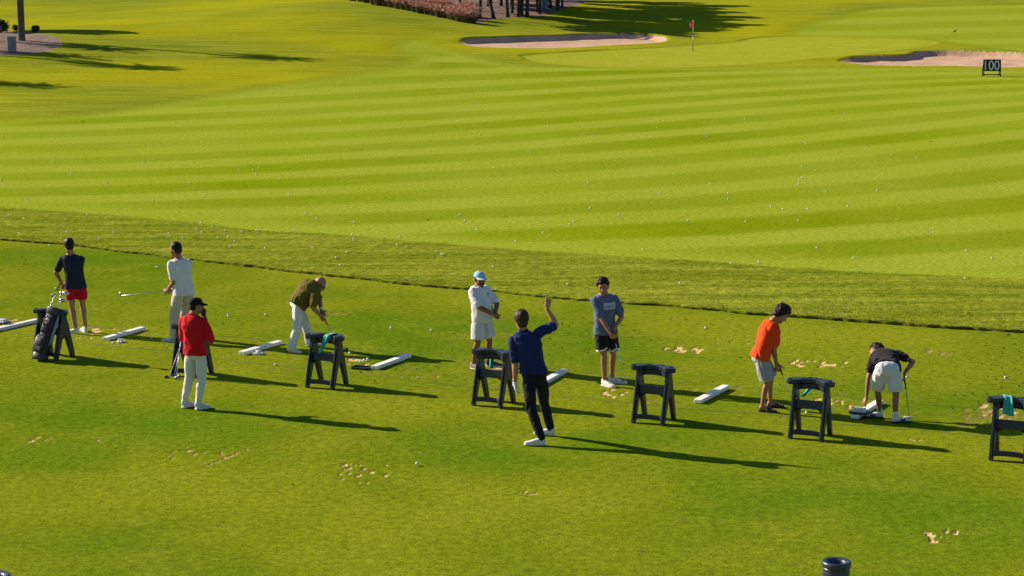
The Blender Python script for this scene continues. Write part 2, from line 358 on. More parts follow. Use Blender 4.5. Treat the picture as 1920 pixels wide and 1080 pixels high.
# ---- ground materials
class NT:
    def __init__(s, name):
        s.m = bpy.data.materials.new(name); s.m.use_nodes = True; s.t = s.m.node_tree; s.b = s.t.nodes["Principled BSDF"]
        s.pos = s.t.nodes.new("ShaderNodeNewGeometry").outputs["Position"]
    def n(s, ty, **kw):
        k = s.t.nodes.new(ty)
        for a, b in kw.items(): setattr(k, a, b)
        return k
    def put(s, sock, v):
        if hasattr(v, "is_output"): s.t.links.new(v, sock)
        elif isinstance(v, (tuple, list)): sock.default_value = (*v, 1) if len(v) == 3 and sock.type == 'RGBA' else v
        else: sock.default_value = v
    def attr(s, name): k = s.n("ShaderNodeAttribute"); k.attribute_name = name; return k.outputs["Fac"]
    def math(s, op, a, b=0.0, clamp=False): k = s.n("ShaderNodeMath", operation=op, use_clamp=clamp); s.put(k.inputs[0], a); s.put(k.inputs[1], b); return k.outputs[0]
    def mix(s, f, a, b, bl='MIX'):
        k = s.n("ShaderNodeMix", data_type='RGBA', blend_type=bl); s.put(k.inputs[0], f); s.put(k.inputs[6], a); s.put(k.inputs[7], b); return k.outputs[2]
    def mapv(s, scale, rot=0.0):
        k = s.n("ShaderNodeMapping"); s.put(k.inputs["Vector"], s.pos); k.inputs["Scale"].default_value = scale; k.inputs["Rotation"].default_value = (0, 0, rot); return k.outputs[0]
    def noise(s, scale, detail=3.0, rough=.55, vec=None):
        k = s.n("ShaderNodeTexNoise"); s.put(k.inputs["Vector"], vec if vec is not None else s.pos); k.inputs["Scale"].default_value = scale; k.inputs["Detail"].default_value = detail; k.inputs["Roughness"].default_value = rough; return k.outputs[0]
    def ramp(s, f, a, b):
        k = s.n("ShaderNodeMapRange"); k.interpolation_type = 'SMOOTHSTEP'; s.put(k.inputs[0], f); k.inputs[1].default_value = a; k.inputs[2].default_value = b; return k.outputs[0]

def grass_material():
    g = NT("mown_grass"); st, ro, gr, ba, fa, ne = [g.attr(a) for a in ("stripe", "rough", "green", "bare", "fair", "near")]
    far = g.math('SUBTRACT', 1.0, ne); big = g.noise(.16, 4); mid = g.noise(.9, 4); fine = g.noise(26, 3, .65); vfine = g.noise(75, 2, .7); clump = g.noise(8.5, 4, .6)
    streak = g.math('ADD', g.math('MULTIPLY', g.noise(1.0, 5, .7, g.mapv((.35, 2.6, 1), math.radians(25))), .5), g.math('MULTIPLY', g.noise(1.0, 5, .75, g.mapv((.09, .8, 1), math.radians(-4))), .5)); huge = g.noise(.035, 3)
    tee = g.mix(g.ramp(big, .35, .65), (.102, .168, .006), (.200, .227, .010))
    tee = g.mix(g.math('MULTIPLY', g.ramp(mid, .42, .75), .5), tee, (.210, .238, .016))
    fw = g.mix(st, (.266, .326, .027), (.163, .228, .004)); fw = g.mix(g.math('MULTIPLY', g.ramp(mid, .45, .75), .3), fw, (.31, .31, .03))  # stripe tones put the light off differently leaning grass into the colour
    fw = g.mix(g.math('MULTIPLY', g.ramp(big, .4, .7), .35), fw, (.21, .28, .004))
    rg = g.mix(g.ramp(streak, .40, .62), (.14, .182, .010), (.265, .285, .026)); rg = g.mix(g.math('MULTIPLY', g.math('MULTIPLY', g.ramp(huge, .36, .64), .62), far), rg, (.36, .335, .004))
    gn = g.mix(g.ramp(mid, .3, .7), (.275, .31, .020), (.315, .335, .030))
    c = g.mix(fa, tee, fw); c = g.mix(ro, c, rg); c = g.mix(gr, c, gn)
    f2 = g.math('ADD', g.math('ADD', g.math('MULTIPLY', fine, .35), g.math('MULTIPLY', vfine, .25)), g.math('MULTIPLY', clump, .4))
    k = g.n("ShaderNodeMapRange"); g.put(k.inputs[0], f2); k.inputs[1].default_value = .36; k.inputs[2].default_value = .64; k.inputs[3].default_value = .50; k.inputs[4].default_value = 1.42
    mul = g.n("ShaderNodeVectorMath", operation='SCALE'); g.put(mul.inputs[0], c); g.put(mul.inputs["Scale"], k.outputs[0]); c = mul.outputs[0]
    sandc = g.mix(g.ramp(fine, .3, .7), (.50, .33, .14), (.70, .52, .27)); edge = g.math('MULTIPLY', g.ramp(ba, .06, .4), .75); edge = g.math('MULTIPLY', edge, g.ramp(vfine, .25, .6))
    c = g.mix(edge, c, (.215, .165, .045)); c = g.mix(g.ramp(g.math('ADD', ba, g.math('MULTIPLY', g.math('SUBTRACT', vfine, .5), .5)), .5, .75), c, sandc)
    g.put(g.b.inputs["Base Color"], c); g.b.inputs["Roughness"].default_value = .85; g.b.inputs["Specular IOR Level"].default_value = 0
    bm = g.n("ShaderNodeBump"); bm.inputs["Distance"].default_value = .022
    hh = g.math('ADD', g.math('MULTIPLY', fine, .65), g.math('MULTIPLY', vfine, .45))
    rbump = g.noise(9, 4, .65); hh = g.math('ADD', hh, g.math('MULTIPLY', g.math('MULTIPLY', rbump, ro), 1.5)); hh = g.math('ADD', hh, g.math('MULTIPLY', g.noise(5, 3), .9))
    g.put(bm.inputs["Height"], hh); g.put(bm.inputs["Strength"], g.math('MULTIPLY', g.math('ADD', .5, g.math('MULTIPLY', ro, .35)), g.math('ADD', .35, g.math('MULTIPLY', ne, .65)))); g.put(g.b.inputs["Normal"], bm.outputs[0])
    return g.m
def sand_material():
    g = NT("bunker_sand"); c = g.mix(g.ramp(g.noise(.8, 5), .3, .7), (.40, .225, .14), (.52, .325, .21)); g.put(g.b.inputs["Base Color"], c); g.b.inputs["Roughness"].default_value = .95
    b = g.n("ShaderNodeBump"); b.inputs["Distance"].default_value = .12; b.inputs["Strength"].default_value = .5; g.put(b.inputs["Height"], g.noise(2.2, 4)); g.put(g.b.inputs["Normal"], b.outputs[0]); return g.m
def mulch_material():
    g = NT("mulch"); c = g.mix(g.ramp(g.noise(1.6, 6, .7), .35, .65), (.055, .028, .022), (.20, .115, .085)); g.put(g.b.inputs["Base Color"], c); g.b.inputs["Roughness"].default_value = .95
    b = g.n("ShaderNodeBump"); b.inputs["Distance"].default_value = .1; b.inputs["Strength"].default_value = .8; g.put(b.inputs["Height"], g.noise(5, 5)); g.put(g.b.inputs["Normal"], b.outputs[0]); return g.m
M_GRASS = grass_material(); M_SAND = sand_material(); M_MULCH = mulch_material()
make_terrain()
def turf_edge():
    # the cut edge of the tee: a low vertical face of thatch and soil where the taller grass ends, coloured dark to carry the shaded line there
    P = np.array(crom([tuple(G(float(u), float(v)))[:2] for u, v in EDGE_TEE[4:-4]], 60)); t = np.gradient(P, axis=0); t /= np.hypot(t[:, 0], t[:, 1])[:, None]; n = np.stack([t[:, 1], -t[:, 0]], -1)
    w = ((vnoise(P[:, 0] * 1.7, P[:, 1] * 1.7, 3) - .5) * .16 + (vnoise(P[:, 0] * 6, P[:, 1] * 6, 4) - .5) * .08) * .8 - .05
    Q = P - n * w[:, None] * 1.0; k = len(Q); hgt = .062 + .022 * (vnoise(P[:, 0] * 3, P[:, 1] * 3, 51) - .5) + .03 * (vnoise(P[:, 0] * 14, P[:, 1] * 14, 52) - .5); vs = []; fs = []
    hgt = hgt * (.38 + .5 * vnoise(P[:, 0] * .5, P[:, 1] * .5, 53))
    for i in range(k):
        a, b = Q[i], Q[i] - n[i] * .09; vs += [(a[0], a[1], -.02), (a[0] + n[i][0] * .012, a[1] + n[i][1] * .012, hgt[i]), (b[0], b[1], hgt[i] * .95)]
    for i in range(k - 1): q = i * 3; fs += [(q, q + 3, q + 4, q + 1), (q + 1, q + 4, q + 5, q + 2)]
    m = MB(); m.add(vs, fs); g = NT("thatch"); c = g.mix(g.ramp(g.noise(9, 4), .35, .65), (.05, .055, .010), (.11, .125, .012)); g.put(g.b.inputs["Base Color"], c); g.b.inputs["Roughness"].default_value = .95; g.b.inputs["Specular IOR Level"].default_value = 0
    tag(m.build("turf_edge", g.m), kind="structure")
turf_edge()
# ================================================================== VEGETATION AND BACKGROUND
M_BARK = mat("bark", (.055, .042, .035), .9, .2, .8, 30, .4, 6)
M_PALMBARK = mat("palm_bark", (.13, .105, .09), .9, .2, .6, 20, .3, 5)
M_LEAF = mat("leaf", (.05, .085, .02), .6, .3, 0, 0, .5, 1.5)
M_PALMLEAF = mat("palm_leaf", (.06, .09, .03), .6, .3, 0, 0, .4, 2)
M_SHRUB = mat("shrub_leaf", (.03, .055, .012), .6, .3, 0, 0, .5, 5)
M_PLUME = mat("grass_plume", (.52, .275, .195), .9, .1, 0, 0, .25, 4)
M_BLADE = mat("ornamental_blade", (.10, .085, .03), .8, .2, 0, 0, .4, 3)

def leaf_cloud(mb, c, rad, n, size, rnd, flat=1.0):
    c = Vector(c)
    for _ in range(n):
        d = Vector((rnd.gauss(0, 1), rnd.gauss(0, 1), rnd.gauss(0, 1) * flat)); d.normalize(); r = rnd.random() ** .45
        p = c + Vector((d.x * rad[0], d.y * rad[1], d.z * rad[2])) * r
        a = Vector((rnd.gauss(0, 1), rnd.gauss(0, 1), rnd.gauss(0, 1))).normalized(); b = a.orthogonal().normalized(); s = size * rnd.uniform(.6, 1.3)
        mb.add([p - a * s, p + b * s * .45, p + a * s, p - b * s * .45], [(0, 1, 2, 3)], False)
def shadow_base(u, v, hc):
    q = G(u, v); L = hc / math.tan(SUN_EL); p = q - Vector((math.cos(SHADOW_AZ), math.sin(SHADOW_AZ), 0)) * L
    for _ in range(3):
        L = (hc + float(height(p.x, p.y)) - q.z) / math.tan(SUN_EL); p = q - Vector((math.cos(SHADOW_AZ), math.sin(SHADOW_AZ), 0)) * L
    p.z = float(height(p.x, p.y)); return p
def broad_tree(px, hgt, rad, label, seed, group=None, lean=0.0, tr=.14, n=1500, z0=None, trunk_v=None):
    rnd = random.Random(seed); p = G(*px) if not isinstance(px, Vector) else px; root = empty("tree", p); tag(root, label, "tree", group)
    t = MB(); bend = Vector((lean, rnd.uniform(-.1, .1), 1)); fork = hgt * .36
    pts = [Vector((0, 0, -.15)), Vector((lean * .2, 0, .25)) , bend * fork * .5 * Vector((0, 0, 1)).z, bend * fork]
    pts = [Vector((0, 0, -.15)), Vector((lean * .3, 0, .3)), Vector((lean * fork * .6, .03, fork * .55)), Vector((lean * fork, 0, fork))]
    t.tube(pts, [tr * 1.35, tr, tr * .88, tr * .72], 10)
    tips = []
    for k in range(6):
        a = k * 2.1 + rnd.uniform(-.4, .4); e = Vector((math.cos(a) * rad * .62, math.sin(a) * rad * .62, hgt * rnd.uniform(.40, .86))); s = pts[-1] - Vector((0, 0, rnd.uniform(0, fork * .3)))
        m = s.lerp(e, .5) + Vector((0, 0, .25)); t.tube([s, m, e], [tr * .5, tr * .32, tr * .12], 7); tips.append(e)
    t.build("trunk", M_BARK, root)
    c = MB(); tips.append(Vector((lean * hgt, 0, hgt * .85)))
    for e in tips:
        for _ in range(2):
            q = e + Vector((rnd.uniform(-.5, .5), rnd.uniform(-.5, .5), rnd.uniform(-.3, .4))) * rad * .35; k = rnd.uniform(.32, .5) * rad
            leaf_cloud(c, q, (k * 1.25, k * 1.25, k * .8), n // 14, .34, rnd)
    c.build("crown", M_LEAF, root); return root
TRUNKS = [((899, 36), .05, 7.6), ((926, 35), -.22, 8.2), ((952, 33), -.06, 7.4), ((960, 25), .06, 8.0), ((972, 32), .02, 7.0), ((988, 32), .03, 7.8), ((1012, 26), .01, 8.4), ((1033, 15), -.08, 7.6), ((1046, 20), .02, 8.0), ((1054, 14), .03, 7.2), ((862, 8), .04, 7.8), ((840, 3), -.05, 7.4), ((915, 12), .05, 8)]
TL = ["tree trunk nearest the right end of the pink grass row", "leaning trunk just right of the first grove trunk by the pink grass", "dark trunk in the front row of the grove, third from the pink grass", "trunk standing close behind the third front trunk of the grove",
      "greyish trunk in the middle of the front grove row", "pale thicker trunk right of the greyish middle grove trunk", "dark upright trunk at the lawn edge, beside the blue-green drum", "slightly leaning trunk right of the blue-green drum in the grove", "second last trunk at the right end of the grove", "rightmost trunk of the grove by the shaded lawn",
      "trunk behind the pink grass, right of the leftmost one", "leftmost trunk behind the pink grass row", "trunk at the back of the grove in the shade of the front row"]
for i, (px, ln, hg) in enumerate(TRUNKS):
    broad_tree(px, hg, 2.5, TL[i], 40 + i, "trees of the shady grove", ln, [.15, .15, .16, .12, .13, .17, .15, .13, .16, .11, .12, .12, .12][i])
# the back rows of the same grove, whose crowns shade the lawn
for i, (x, y) in enumerate([(-4, 172), (0, 178), (3.2, 184), (-2, 188), (2.5, 194), (4.6, 199), (-6, 182), (1, 204), (-8, 192), (.8, 169), (-9, 174), (2.2, 176), (-1, 183), (4.2, 190)]):
    broad_tree(Vector((x, y, float(height(x, y)))), 8.4 + (i % 3) * .5, 2.7, "tall leafy tree in the back rows of the shady grove", 70 + i, "back rows of the shady grove", .02, .16, 2300)
for i, q in enumerate([(890, -9), (850, -12), (800, -14), (745, -20), (690, -26), (905, -2), (870, -4)]):
    broad_tree(G(*q), 6.6 + (i % 3) * .5, 2.7, "leafy tree rising behind the pink grasses, its trunk base hidden", 120 + i, "trees behind the pink grasses", .02, .15, 2300)
broad_tree(shadow_base(150, 60, 3.9), 5.6, 2.6, "round leafy tree left of the palm, shading the lawn", 91, None, 0, .15, 2600)

def palm(p, hgt, label, seed, nf=34, fl=2.5, tr=.2, group="tall palms on the left"):
    rnd = random.Random(seed); root = empty("palm_tree", p); tag(root, label, "palm tree", group)
    t = MB(); prof = []; z = -.1
    prof.append((tr * 1.25, -.15))
    while z < hgt:
        f = z / hgt; r = tr * (1.15 - .3 * f); prof += [(r * 1.06, z), (r * .95, z + .11)]; z += .13
    prof.append((.02, hgt)); t.lathe(prof, n=16); t.build("trunk", M_PALMBARK, root)
    c = MB()
    for k in range(nf):
        a = k * 2.399 + rnd.uniform(-.2, .2); el = rnd.uniform(-.5, 1.25); L = fl * rnd.uniform(.85, 1.1); d = Vector((math.cos(a), math.sin(a), 0)); pts = []
        for j in range(8):
            s = j / 7; ang = el - 1.35 * s * s; q = (pts[-1] if pts else Vector((0, 0, hgt))); pts.append(q + (d * math.cos(ang) + Vector((0, 0, math.sin(ang)))) * (L / 7) if pts else q)
        c.tube(pts, [.03 - .0033 * j for j in range(8)], 4)
        side = d.cross(Vector((0, 0, 1)))
        for j in range(1, 8):
            for h in (0, .33, .66):
                b = pts[j - 1].lerp(pts[j], h); tang = (pts[j] - pts[j - 1]).normalized(); ll = .5 * math.sin(math.pi * min(1, .15 + (j + h) / 8 * .85)) + .12
                for sg in (-1, 1):
                    e = b + (side * sg * .85 + tang * .6 + Vector((0, 0, -.25))).normalized() * ll; w = tang * .045
                    c.add([b - w, b + w, e], [(0, 1, 2)], False)
    c.build("crown", M_PALMLEAF, root); return root
palm(G(41, 76), 8.6, "palm with a ringed grey trunk beside the utility box", 3, 54, 2.4, .2)
palm(shadow_base(225, 125, 6.6), 6.8, "palm beyond the left edge, casting the lower long shadow", 5, 54, 2.5)
palm(shadow_base(160, 89, 4.2), 4.4, "short palm beyond the left edge, shading the planting bed", 6, 54, 2.5)
palm(shadow_base(95, 105, 3.6), 3.8, "lowest palm beyond the left edge, shading the front of the planting bed", 7, 50, 2.3)
palm(shadow_base(5, 159, 5.0), 5.2, "palm beyond the left edge, nearest the striped fairway", 8, 54, 2.4)

def shrub(px, r, label, seed):
    rnd = random.Random(seed); root = empty("shrub", G(*px)); tag(root, label, "shrub"); c = MB()
    for _ in range(9): leaf_cloud(c, (rnd.uniform(-.5, .5) * r, rnd.uniform(-.5, .5) * r, r * rnd.uniform(.5, .95)), (r * .6, r * .6, r * .55), 120, .09, rnd)
    c.build("foliage", M_SHRUB, root); t = MB()
    for k in range(5): a = k * 1.3; t.tube([(0, 0, -.05), (math.cos(a) * r * .4, math.sin(a) * r * .4, r * .8)], [.03, .012], 6)
    t.build("stem", M_BARK, root)
shrub((2, 61), .62, "dark green rounded shrub left of the palm trunk", 11)
shrub((68, 61), .34, "low dry shrub at the back edge of the planting bed, right of the palm", 12)
shrub((31, 58), .3, "small dark shrub behind the palm trunk", 14)

# utility box
root = empty("utility_box", G(23, 97), .12); tag(root, "grey metal utility box beside the palm trunk", "utility box")
M_BOXG = mat("grey_box_paint", (.22, .25, .27), .6, .3, .1, 40, .12, 4)
b = MB(); b.box((0, 0, .44), (.48, .4, .88), bev=.015); b.build("cabinet", M_BOXG, root)
b = MB(); b.box((0, 0, .905), (.54, .46, .05), bev=.012); b.build("lid", M_BOXG, root)
b = MB(); b.box((0, -.208, .46), (.4, .012, .66), bev=.004); bx = b.build("door", M_BOXG, root)
b = MB(); b.box((.14, -.222, .5), (.03, .016, .1), bev=.004); b.build("handle", M_BARK, bx)

# drum in the grove
root = empty("drum", G(1021, 17)); tag(root, "blue-green drum standing among the grove trunks", "drum")
M_DRUM = mat("drum_paint", (.10, .22, .26), .5, .4, 0, 0, .15, 5)
b = MB(); b.lathe([(.0, 0), (.27, 0), (.28, .03), (.27, .06), (.27, .42), (.285, .45), (.27, .48), (.27, .9), (.285, .93), (.27, .96), (0, .96)], n=24); b.build("body", M_DRUM, root)
b = MB(); b.lathe([(.288, .955), (.292, .98), (.28, 1.0), (.2, 1.005), (0, 1.005)], n=24); b.build("lid", M_DRUM, root)

# ornamental pink fountain grass, two staggered rows
def fountain(seed):
    rnd = random.Random(seed); root = empty("ornamental_grass"); c = MB()
    for k in range(230):
        a = rnd.uniform(0, 6.283); o = rnd.uniform(0, .3); L = rnd.uniform(.5, 1.0); out = rnd.uniform(.2, .95); d = Vector((math.cos(a), math.sin(a), 0)); s = d.cross(Vector((0, 0, 1))) * .011
        p0 = d * o; p1 = p0 + d * out * L * .35 + Vector((0, 0, L * .65)); p2 = p0 + d * out * L + Vector((0, 0, L * (.95 - out * .45)))
        c.add([p0 - s, p0 + s, p1 + s, p1 - s, p2], [(0, 1, 2, 3), (3, 2, 4)], False)
    c.build("foliage", M_BLADE, root); c = MB()
    for k in range(110):
        a = rnd.uniform(0, 6.283); L = rnd.uniform(.75, 1.25); out = rnd.uniform(.05, .8); d = Vector((math.cos(a), math.sin(a), 0)); p1 = d * out * L * .55 + Vector((0, 0, L * .72)); p2 = d * out * L * .95 + Vector((0, 0, L * (1.02 - out * .35)))
        m = p1.lerp(p2, .45); c.tube([p1, m, p2], [.008, .026, .006], 5)
    c.build("plumes", M_PLUME, root); return root
gp = [fountain(s) for s in (1, 2, 3)]; gi = 0
row = crom([(655, 2), (700, 9), (745, 17), (790, 26), (835, 36), (868, 43), (888, 45)], 4)
P2 = [(p, 0) for p in row] + [((p[0] + 6, p[1] - 6), 1) for p in row[:-1]] + [((p[0] + 4, p[1] - 13), 2) for p in row[:-2]]
rr = random.Random(4)
for p, k in P2:
    src = gp[gi % 3]; o = src if gi < 3 else copy_tree(src); gi += 1
    o.location = G(p[0] + rr.uniform(-2, 2), p[1] + rr.uniform(-1, 1)); o.rotation_euler = (0, 0, rr.uniform(0, 6)); sc = rr.uniform(.82, 1.12); o.scale = (sc, sc, sc)
    tag(o, ["pink plumed ornamental grass clump in the front row of the bed, along the lawn edge", "pink plumed ornamental grass clump in the middle row of the bed", "pink plumed ornamental grass clump in the back row of the bed"][k], "ornamental grass", ["front row of pink grasses", "middle row of pink grasses", "back row of pink grasses"][k])

# rough grass tufts in the strip between tee and fairway
def rough_tufts():
    r = np.random.default_rng(3); n = 620000; x = r.uniform(-22, 19, n); y = r.uniform(33, 64, n)
    ok = (np.abs(x) < y * .30) & (sdist(P_TEE, x, y, 3.0) < .0) & (sdist(P_FW, x, y, 3.0) < -.05); x, y = x[ok], y[ok]
    dt = -sdist(P_TEE, x, y, 3.0); keep = (dt > .05) & ((dt < .3) | (r.random(len(x)) < .5 * vnoise(x * .8, y * .8, 31) + .06)); x, y, dt = x[keep], y[keep], dt[keep]; n = len(x)
    z = height(x, y) + .04; h = r.uniform(.010, .028, n) * np.where(dt < .3, 1.25, 1) * (.7 + .6 * vnoise(x * 1.3, y * 1.3, 33)); a = r.uniform(0, 6.283, n); w = r.uniform(.005, .011, n); lean = r.uniform(.2, .9, n) * h; b = r.uniform(0, 6.283, n)
    P = np.empty((n, 3, 3)); P[:, 0] = np.stack([x - np.cos(a) * w, y - np.sin(a) * w, z - .01], -1); P[:, 1] = np.stack([x + np.cos(a) * w, y + np.sin(a) * w, z - .01], -1); P[:, 2] = np.stack([x + np.cos(b) * lean, y + np.sin(b) * lean, z + h], -1)
    me = bpy.data.meshes.new("rough_grass"); me.vertices.add(n * 3); me.vertices.foreach_set("co", P.ravel()); me.loops.add(n * 3); me.loops.foreach_set("vertex_index", np.arange(n * 3, dtype=np.int32)); me.polygons.add(n); me.polygons.foreach_set("loop_start", np.arange(0, n * 3, 3, dtype=np.int32)); me.update(calc_edges=True)
    g = NT("rough_blades"); c = g.mix(g.ramp(g.noise(3, 4), .35, .65), (.19, .235, .014), (.33, .35, .036)); g.put(g.b.inputs["Base Color"], c); g.b.inputs["Roughness"].default_value = .8; g.b.inputs["Specular IOR Level"].default_value = .05
    tag(link("rough_grass", me, g.m), "longer tufted grass of the strip between tee and fairway", "grass", kind="stuff")
rough_tufts()

# loose bits of torn turf and soil on and around the tee
def debris():
    r = random.Random(9); mb = MB(); spots = []
    cl = [(20, 470, 60, 40, 16), (60, 500, 60, 30, 14), (470, 510, 120, 30, 14), (640, 545, 90, 30, 16), (740, 560, 120, 40, 16), (1080, 600, 90, 40, 22), (1180, 610, 80, 50, 26), (1140, 660, 120, 40, 16), (1320, 610, 120, 30, 16), (1180, 578, 60, 20, 8), (1500, 640, 120, 40, 14), (1540, 655, 30, 8, 5), (1880, 650, 60, 50, 26), (1880, 700, 60, 60, 30), (1760, 700, 140, 50, 26), (1850, 760, 90, 40, 40), (700, 690, 120, 30, 18), (300, 600, 140, 40, 16), (120, 560, 90, 40, 14), (920, 590, 100, 60, 18), (1430, 700, 160, 40, 14), (1000, 640, 220, 50, 22), (930, 408, 240, 20, 5), (560, 425, 60, 8, 6), (1320, 560, 20, 6, 5), (1080, 470, 120, 14, 5), (300, 830, 300, 120, 5), (900, 900, 700, 120, 4), (1300, 455, 300, 30, 6), (700, 475, 300, 26, 26), (400, 440, 260, 26, 18), (1500, 560, 340, 26, 22)]
    for u, v, du, dv, n in cl:
        for _ in range(n): spots.append((r.gauss(u, du * .5), r.gauss(v, dv * .5), r.uniform(.5, 1.5)))
    spots += [(951, 407, 2.6), (945, 408, 1.6), (803, 412, 1.8), (1116, 470, 1.6), (155, 229, 3), (160, 229, 2), (1353, 55, 2.2), (1470, 30, 1.6), (140, 40, 2.4), (575, 22, 2), (1560, 210, 2.4), (1745, 265, 1.5), (790, 432, 1.6)]
    for u, v, s in spots:
        if not (-100 < u < 2000): continue
        p = G(u, v); s *= .0055 + .009 * r.random() + (.008 if p.y > 60 else 0) * (p.y / 60); b = bmesh.new(); bmesh.ops.create_icosphere(b, subdivisions=1, radius=1)
        an = r.uniform(0, 3); ex = r.uniform(1, 2.6)
        for q in b.verts:
            k = r.uniform(.7, 1.25); x, y = q.co.x * s * ex * k, q.co.y * s * k; q.co = Vector((x * math.cos(an) - y * math.sin(an), x * math.sin(an) + y * math.cos(an), q.co.z * s * .45))
        mb.bm(b, None, p + Vector((0, 0, .006)), False)
    tag(mb.build("turf_debris", mat("soil_clods", (.035, .035, .014), .95, .1, 0, 0, .5, 3)), "dark bits of torn turf and soil strewn over the grass", "turf debris", kind="stuff")
debris()
# ================================================================== FLAG, SIGN, BIRD, ROPES, BINS
M_BLACK = mat("black_plastic", (.012, .013, .022), .42, .5, .02, 60)
M_STAND = mat("stand_plastic", (.014, .017, .036), .40, .5, .02, 40, .45, 14)
M_RECESS_SHADE = mat("recess_shade", (.004, .004, .006), .8, .1)  # near-black for the cup floors: shade inside the holes put into the colour
M_WHITE = mat("white_paint", (.76, .75, .72), .55, .3, 0, 60, .10, 11)
M_STEEL = mat("steel", (.62, .62, .62), .28, .5, 0, 0, 0, 1, 1)
M_IRON = mat("dark_iron", (.06, .06, .065), .4, .4, 0, 0, 0, 1, .4)
M_RUBBER = mat("grip_rubber", (.02, .02, .022), .8, .2)
M_TEAL = mat("teal_towel", (.008, .36, .30), .85, .1, .5, 160, .12, 10, 0, .4)

root = empty("flagstick", G(1299, 96)); tag(root, "golf flagstick with a pink and white flag on the far green", "flagstick")
b = MB(); b.tube([(0, 0, -.05), (0, 0, .75)], .024, 8); b.build("lower_pole", mat("flag_pole_dark", (.03, .03, .035), .5), root)
b = MB(); b.tube([(0, 0, .75), (0, 0, 1.0)], .023, 8); b.build("white_band", M_WHITE, root)
b = MB(); b.tube([(0, 0, 1.0), (0, 0, 1.25)], .022, 8); b.build("dark_band", M_BLACK, root)
b = MB(); b.tube([(0, 0, 1.25), (0, 0, 2.08)], .02, 8); b.build("upper_pole", M_WHITE, root)
vs = []; fs = []; nx, nz = 10, 7
for sgn in (0, 1):
    for i in range(nx):
        for j in range(nz):
            s, t = i / (nx - 1), j / (nz - 1); vs.append((-.24 * s + .03 * math.sin(s * 6 + t), (.06 * math.sin(s * 7 + t * 2) * s - .10 * s) + sgn * .006, 2.06 - t * (.46 - .1 * s) - s * .16))
o_ = nx * nz
for i in range(nx - 1):
    for j in range(nz - 1):
        k = i * nz + j; fs += [(k, k + 1, k + nz + 1, k + nz), (o_ + k, o_ + k + nz, o_ + k + nz + 1, o_ + k + 1)]
M_FLAG = mat("flag_cloth", (.75, .09, .16), .8, .1); b = MB(); b.add(vs, fs); fl = b.build("flag", M_FLAG, root)
b = MB(); b.ell((-.10, -.07, 1.78), ((.03, 0, 0), (0, .035, 0), (0, 0, .05)), 12, 7); b.build("white_patch", M_WHITE, fl)

# distance sign
root = empty("distance_sign", G(1859.5, 143), -.06); tag(root, "black distance sign reading 100 standing before the right bunker", "sign")
M_SIGN = mat("sign_black", (.008, .008, .010), .5, .3)
tilt = Matrix.Rotation(-.16, 3, 'X')
b = MB(); b.box((0, .0, .62), (1.0, .035, .66), tilt, .008); b.build("board", M_SIGN, root)
for s in (-1, 1):
    b = MB(); b.tube([(s * .47, -.10, 0), (s * .47, .0, .34)], .035, 8); b.build("front_leg", M_SIGN, root)
    b = MB(); b.tube([(s * .47, .42, 0), (s * .47, .07, .9)], .03, 8); b.build("rear_leg", M_SIGN, root)
b = MB(); b.box((0, -.075, .10), (.94, .05, .05), None, .006); b.build("cross_bar", M_SIGN, root)
def digits(parent, text, size, place, material, name="lettering", extrude=.004):
    cu = bpy.data.curves.new("t", 'FONT'); cu.body = text; cu.size = size; cu.align_x = 'CENTER'; cu.align_y = 'CENTER'; cu.extrude = extrude
    o = bpy.data.objects.new("t", cu); COL.objects.link(o); dg = bpy.context.evaluated_depsgraph_get(); dg.update(); me = bpy.data.meshes.new_from_object(o.evaluated_get(dg)); bpy.data.objects.remove(o); return me
me = digits(root, "100", .62, None, None)
xs = [v.co.x for v in me.vertices]; ys = [v.co.y for v in me.vertices]; cx, cy = (min(xs) + max(xs)) / 2, (min(ys) + max(ys)) / 2; sx, sy = .82 / (max(xs) - min(xs)), .54 / (max(ys) - min(ys))
me.materials.clear()
for v in me.vertices: v.co = tilt @ Vector(((v.co.x - cx) * sx, -.022 - v.co.z, (v.co.y - cy) * sy)) + Vector((0, 0, .62))
link("lettering", me, M_WHITE, root)

# small bird walking on the far fairway
root = empty("bird", G(1790, 62), .5); tag(root, "small dark bird standing on the far fairway", "bird")
M_BIRD = mat("bird_feathers", (.03, .026, .025), .8, .2, 0, 0, .3, 30)
b = MB(); b.ell((0, 0, .15), ((.11, 0, .05), (0, .055, 0), (-.025, 0, .06))); b.ell((.12, 0, .25), ((.045, 0, 0), (0, .04, 0), (0, 0, .04))); b.cap((.06, 0, .18), (.11, 0, .24), .045, .032); b.loft([((-.07, 0, .12), (0, .035, 0), (0, 0, .018)), ((-.2, 0, .06), (0, .03, 0), (0, 0, .006))], 10)
for s in (-1, 1): b.cap((.0, s * .025, .11), (.015, s * .025, .0), .007, .005)
link("body", remesh(b, .006, 1), M_BIRD, root)
b = MB(); b.tube([(.155, 0, .25), (.2, 0, .24)], [.013, .002], 6); b.build("beak", mat("beak", (.4, .25, .03), .5), root)

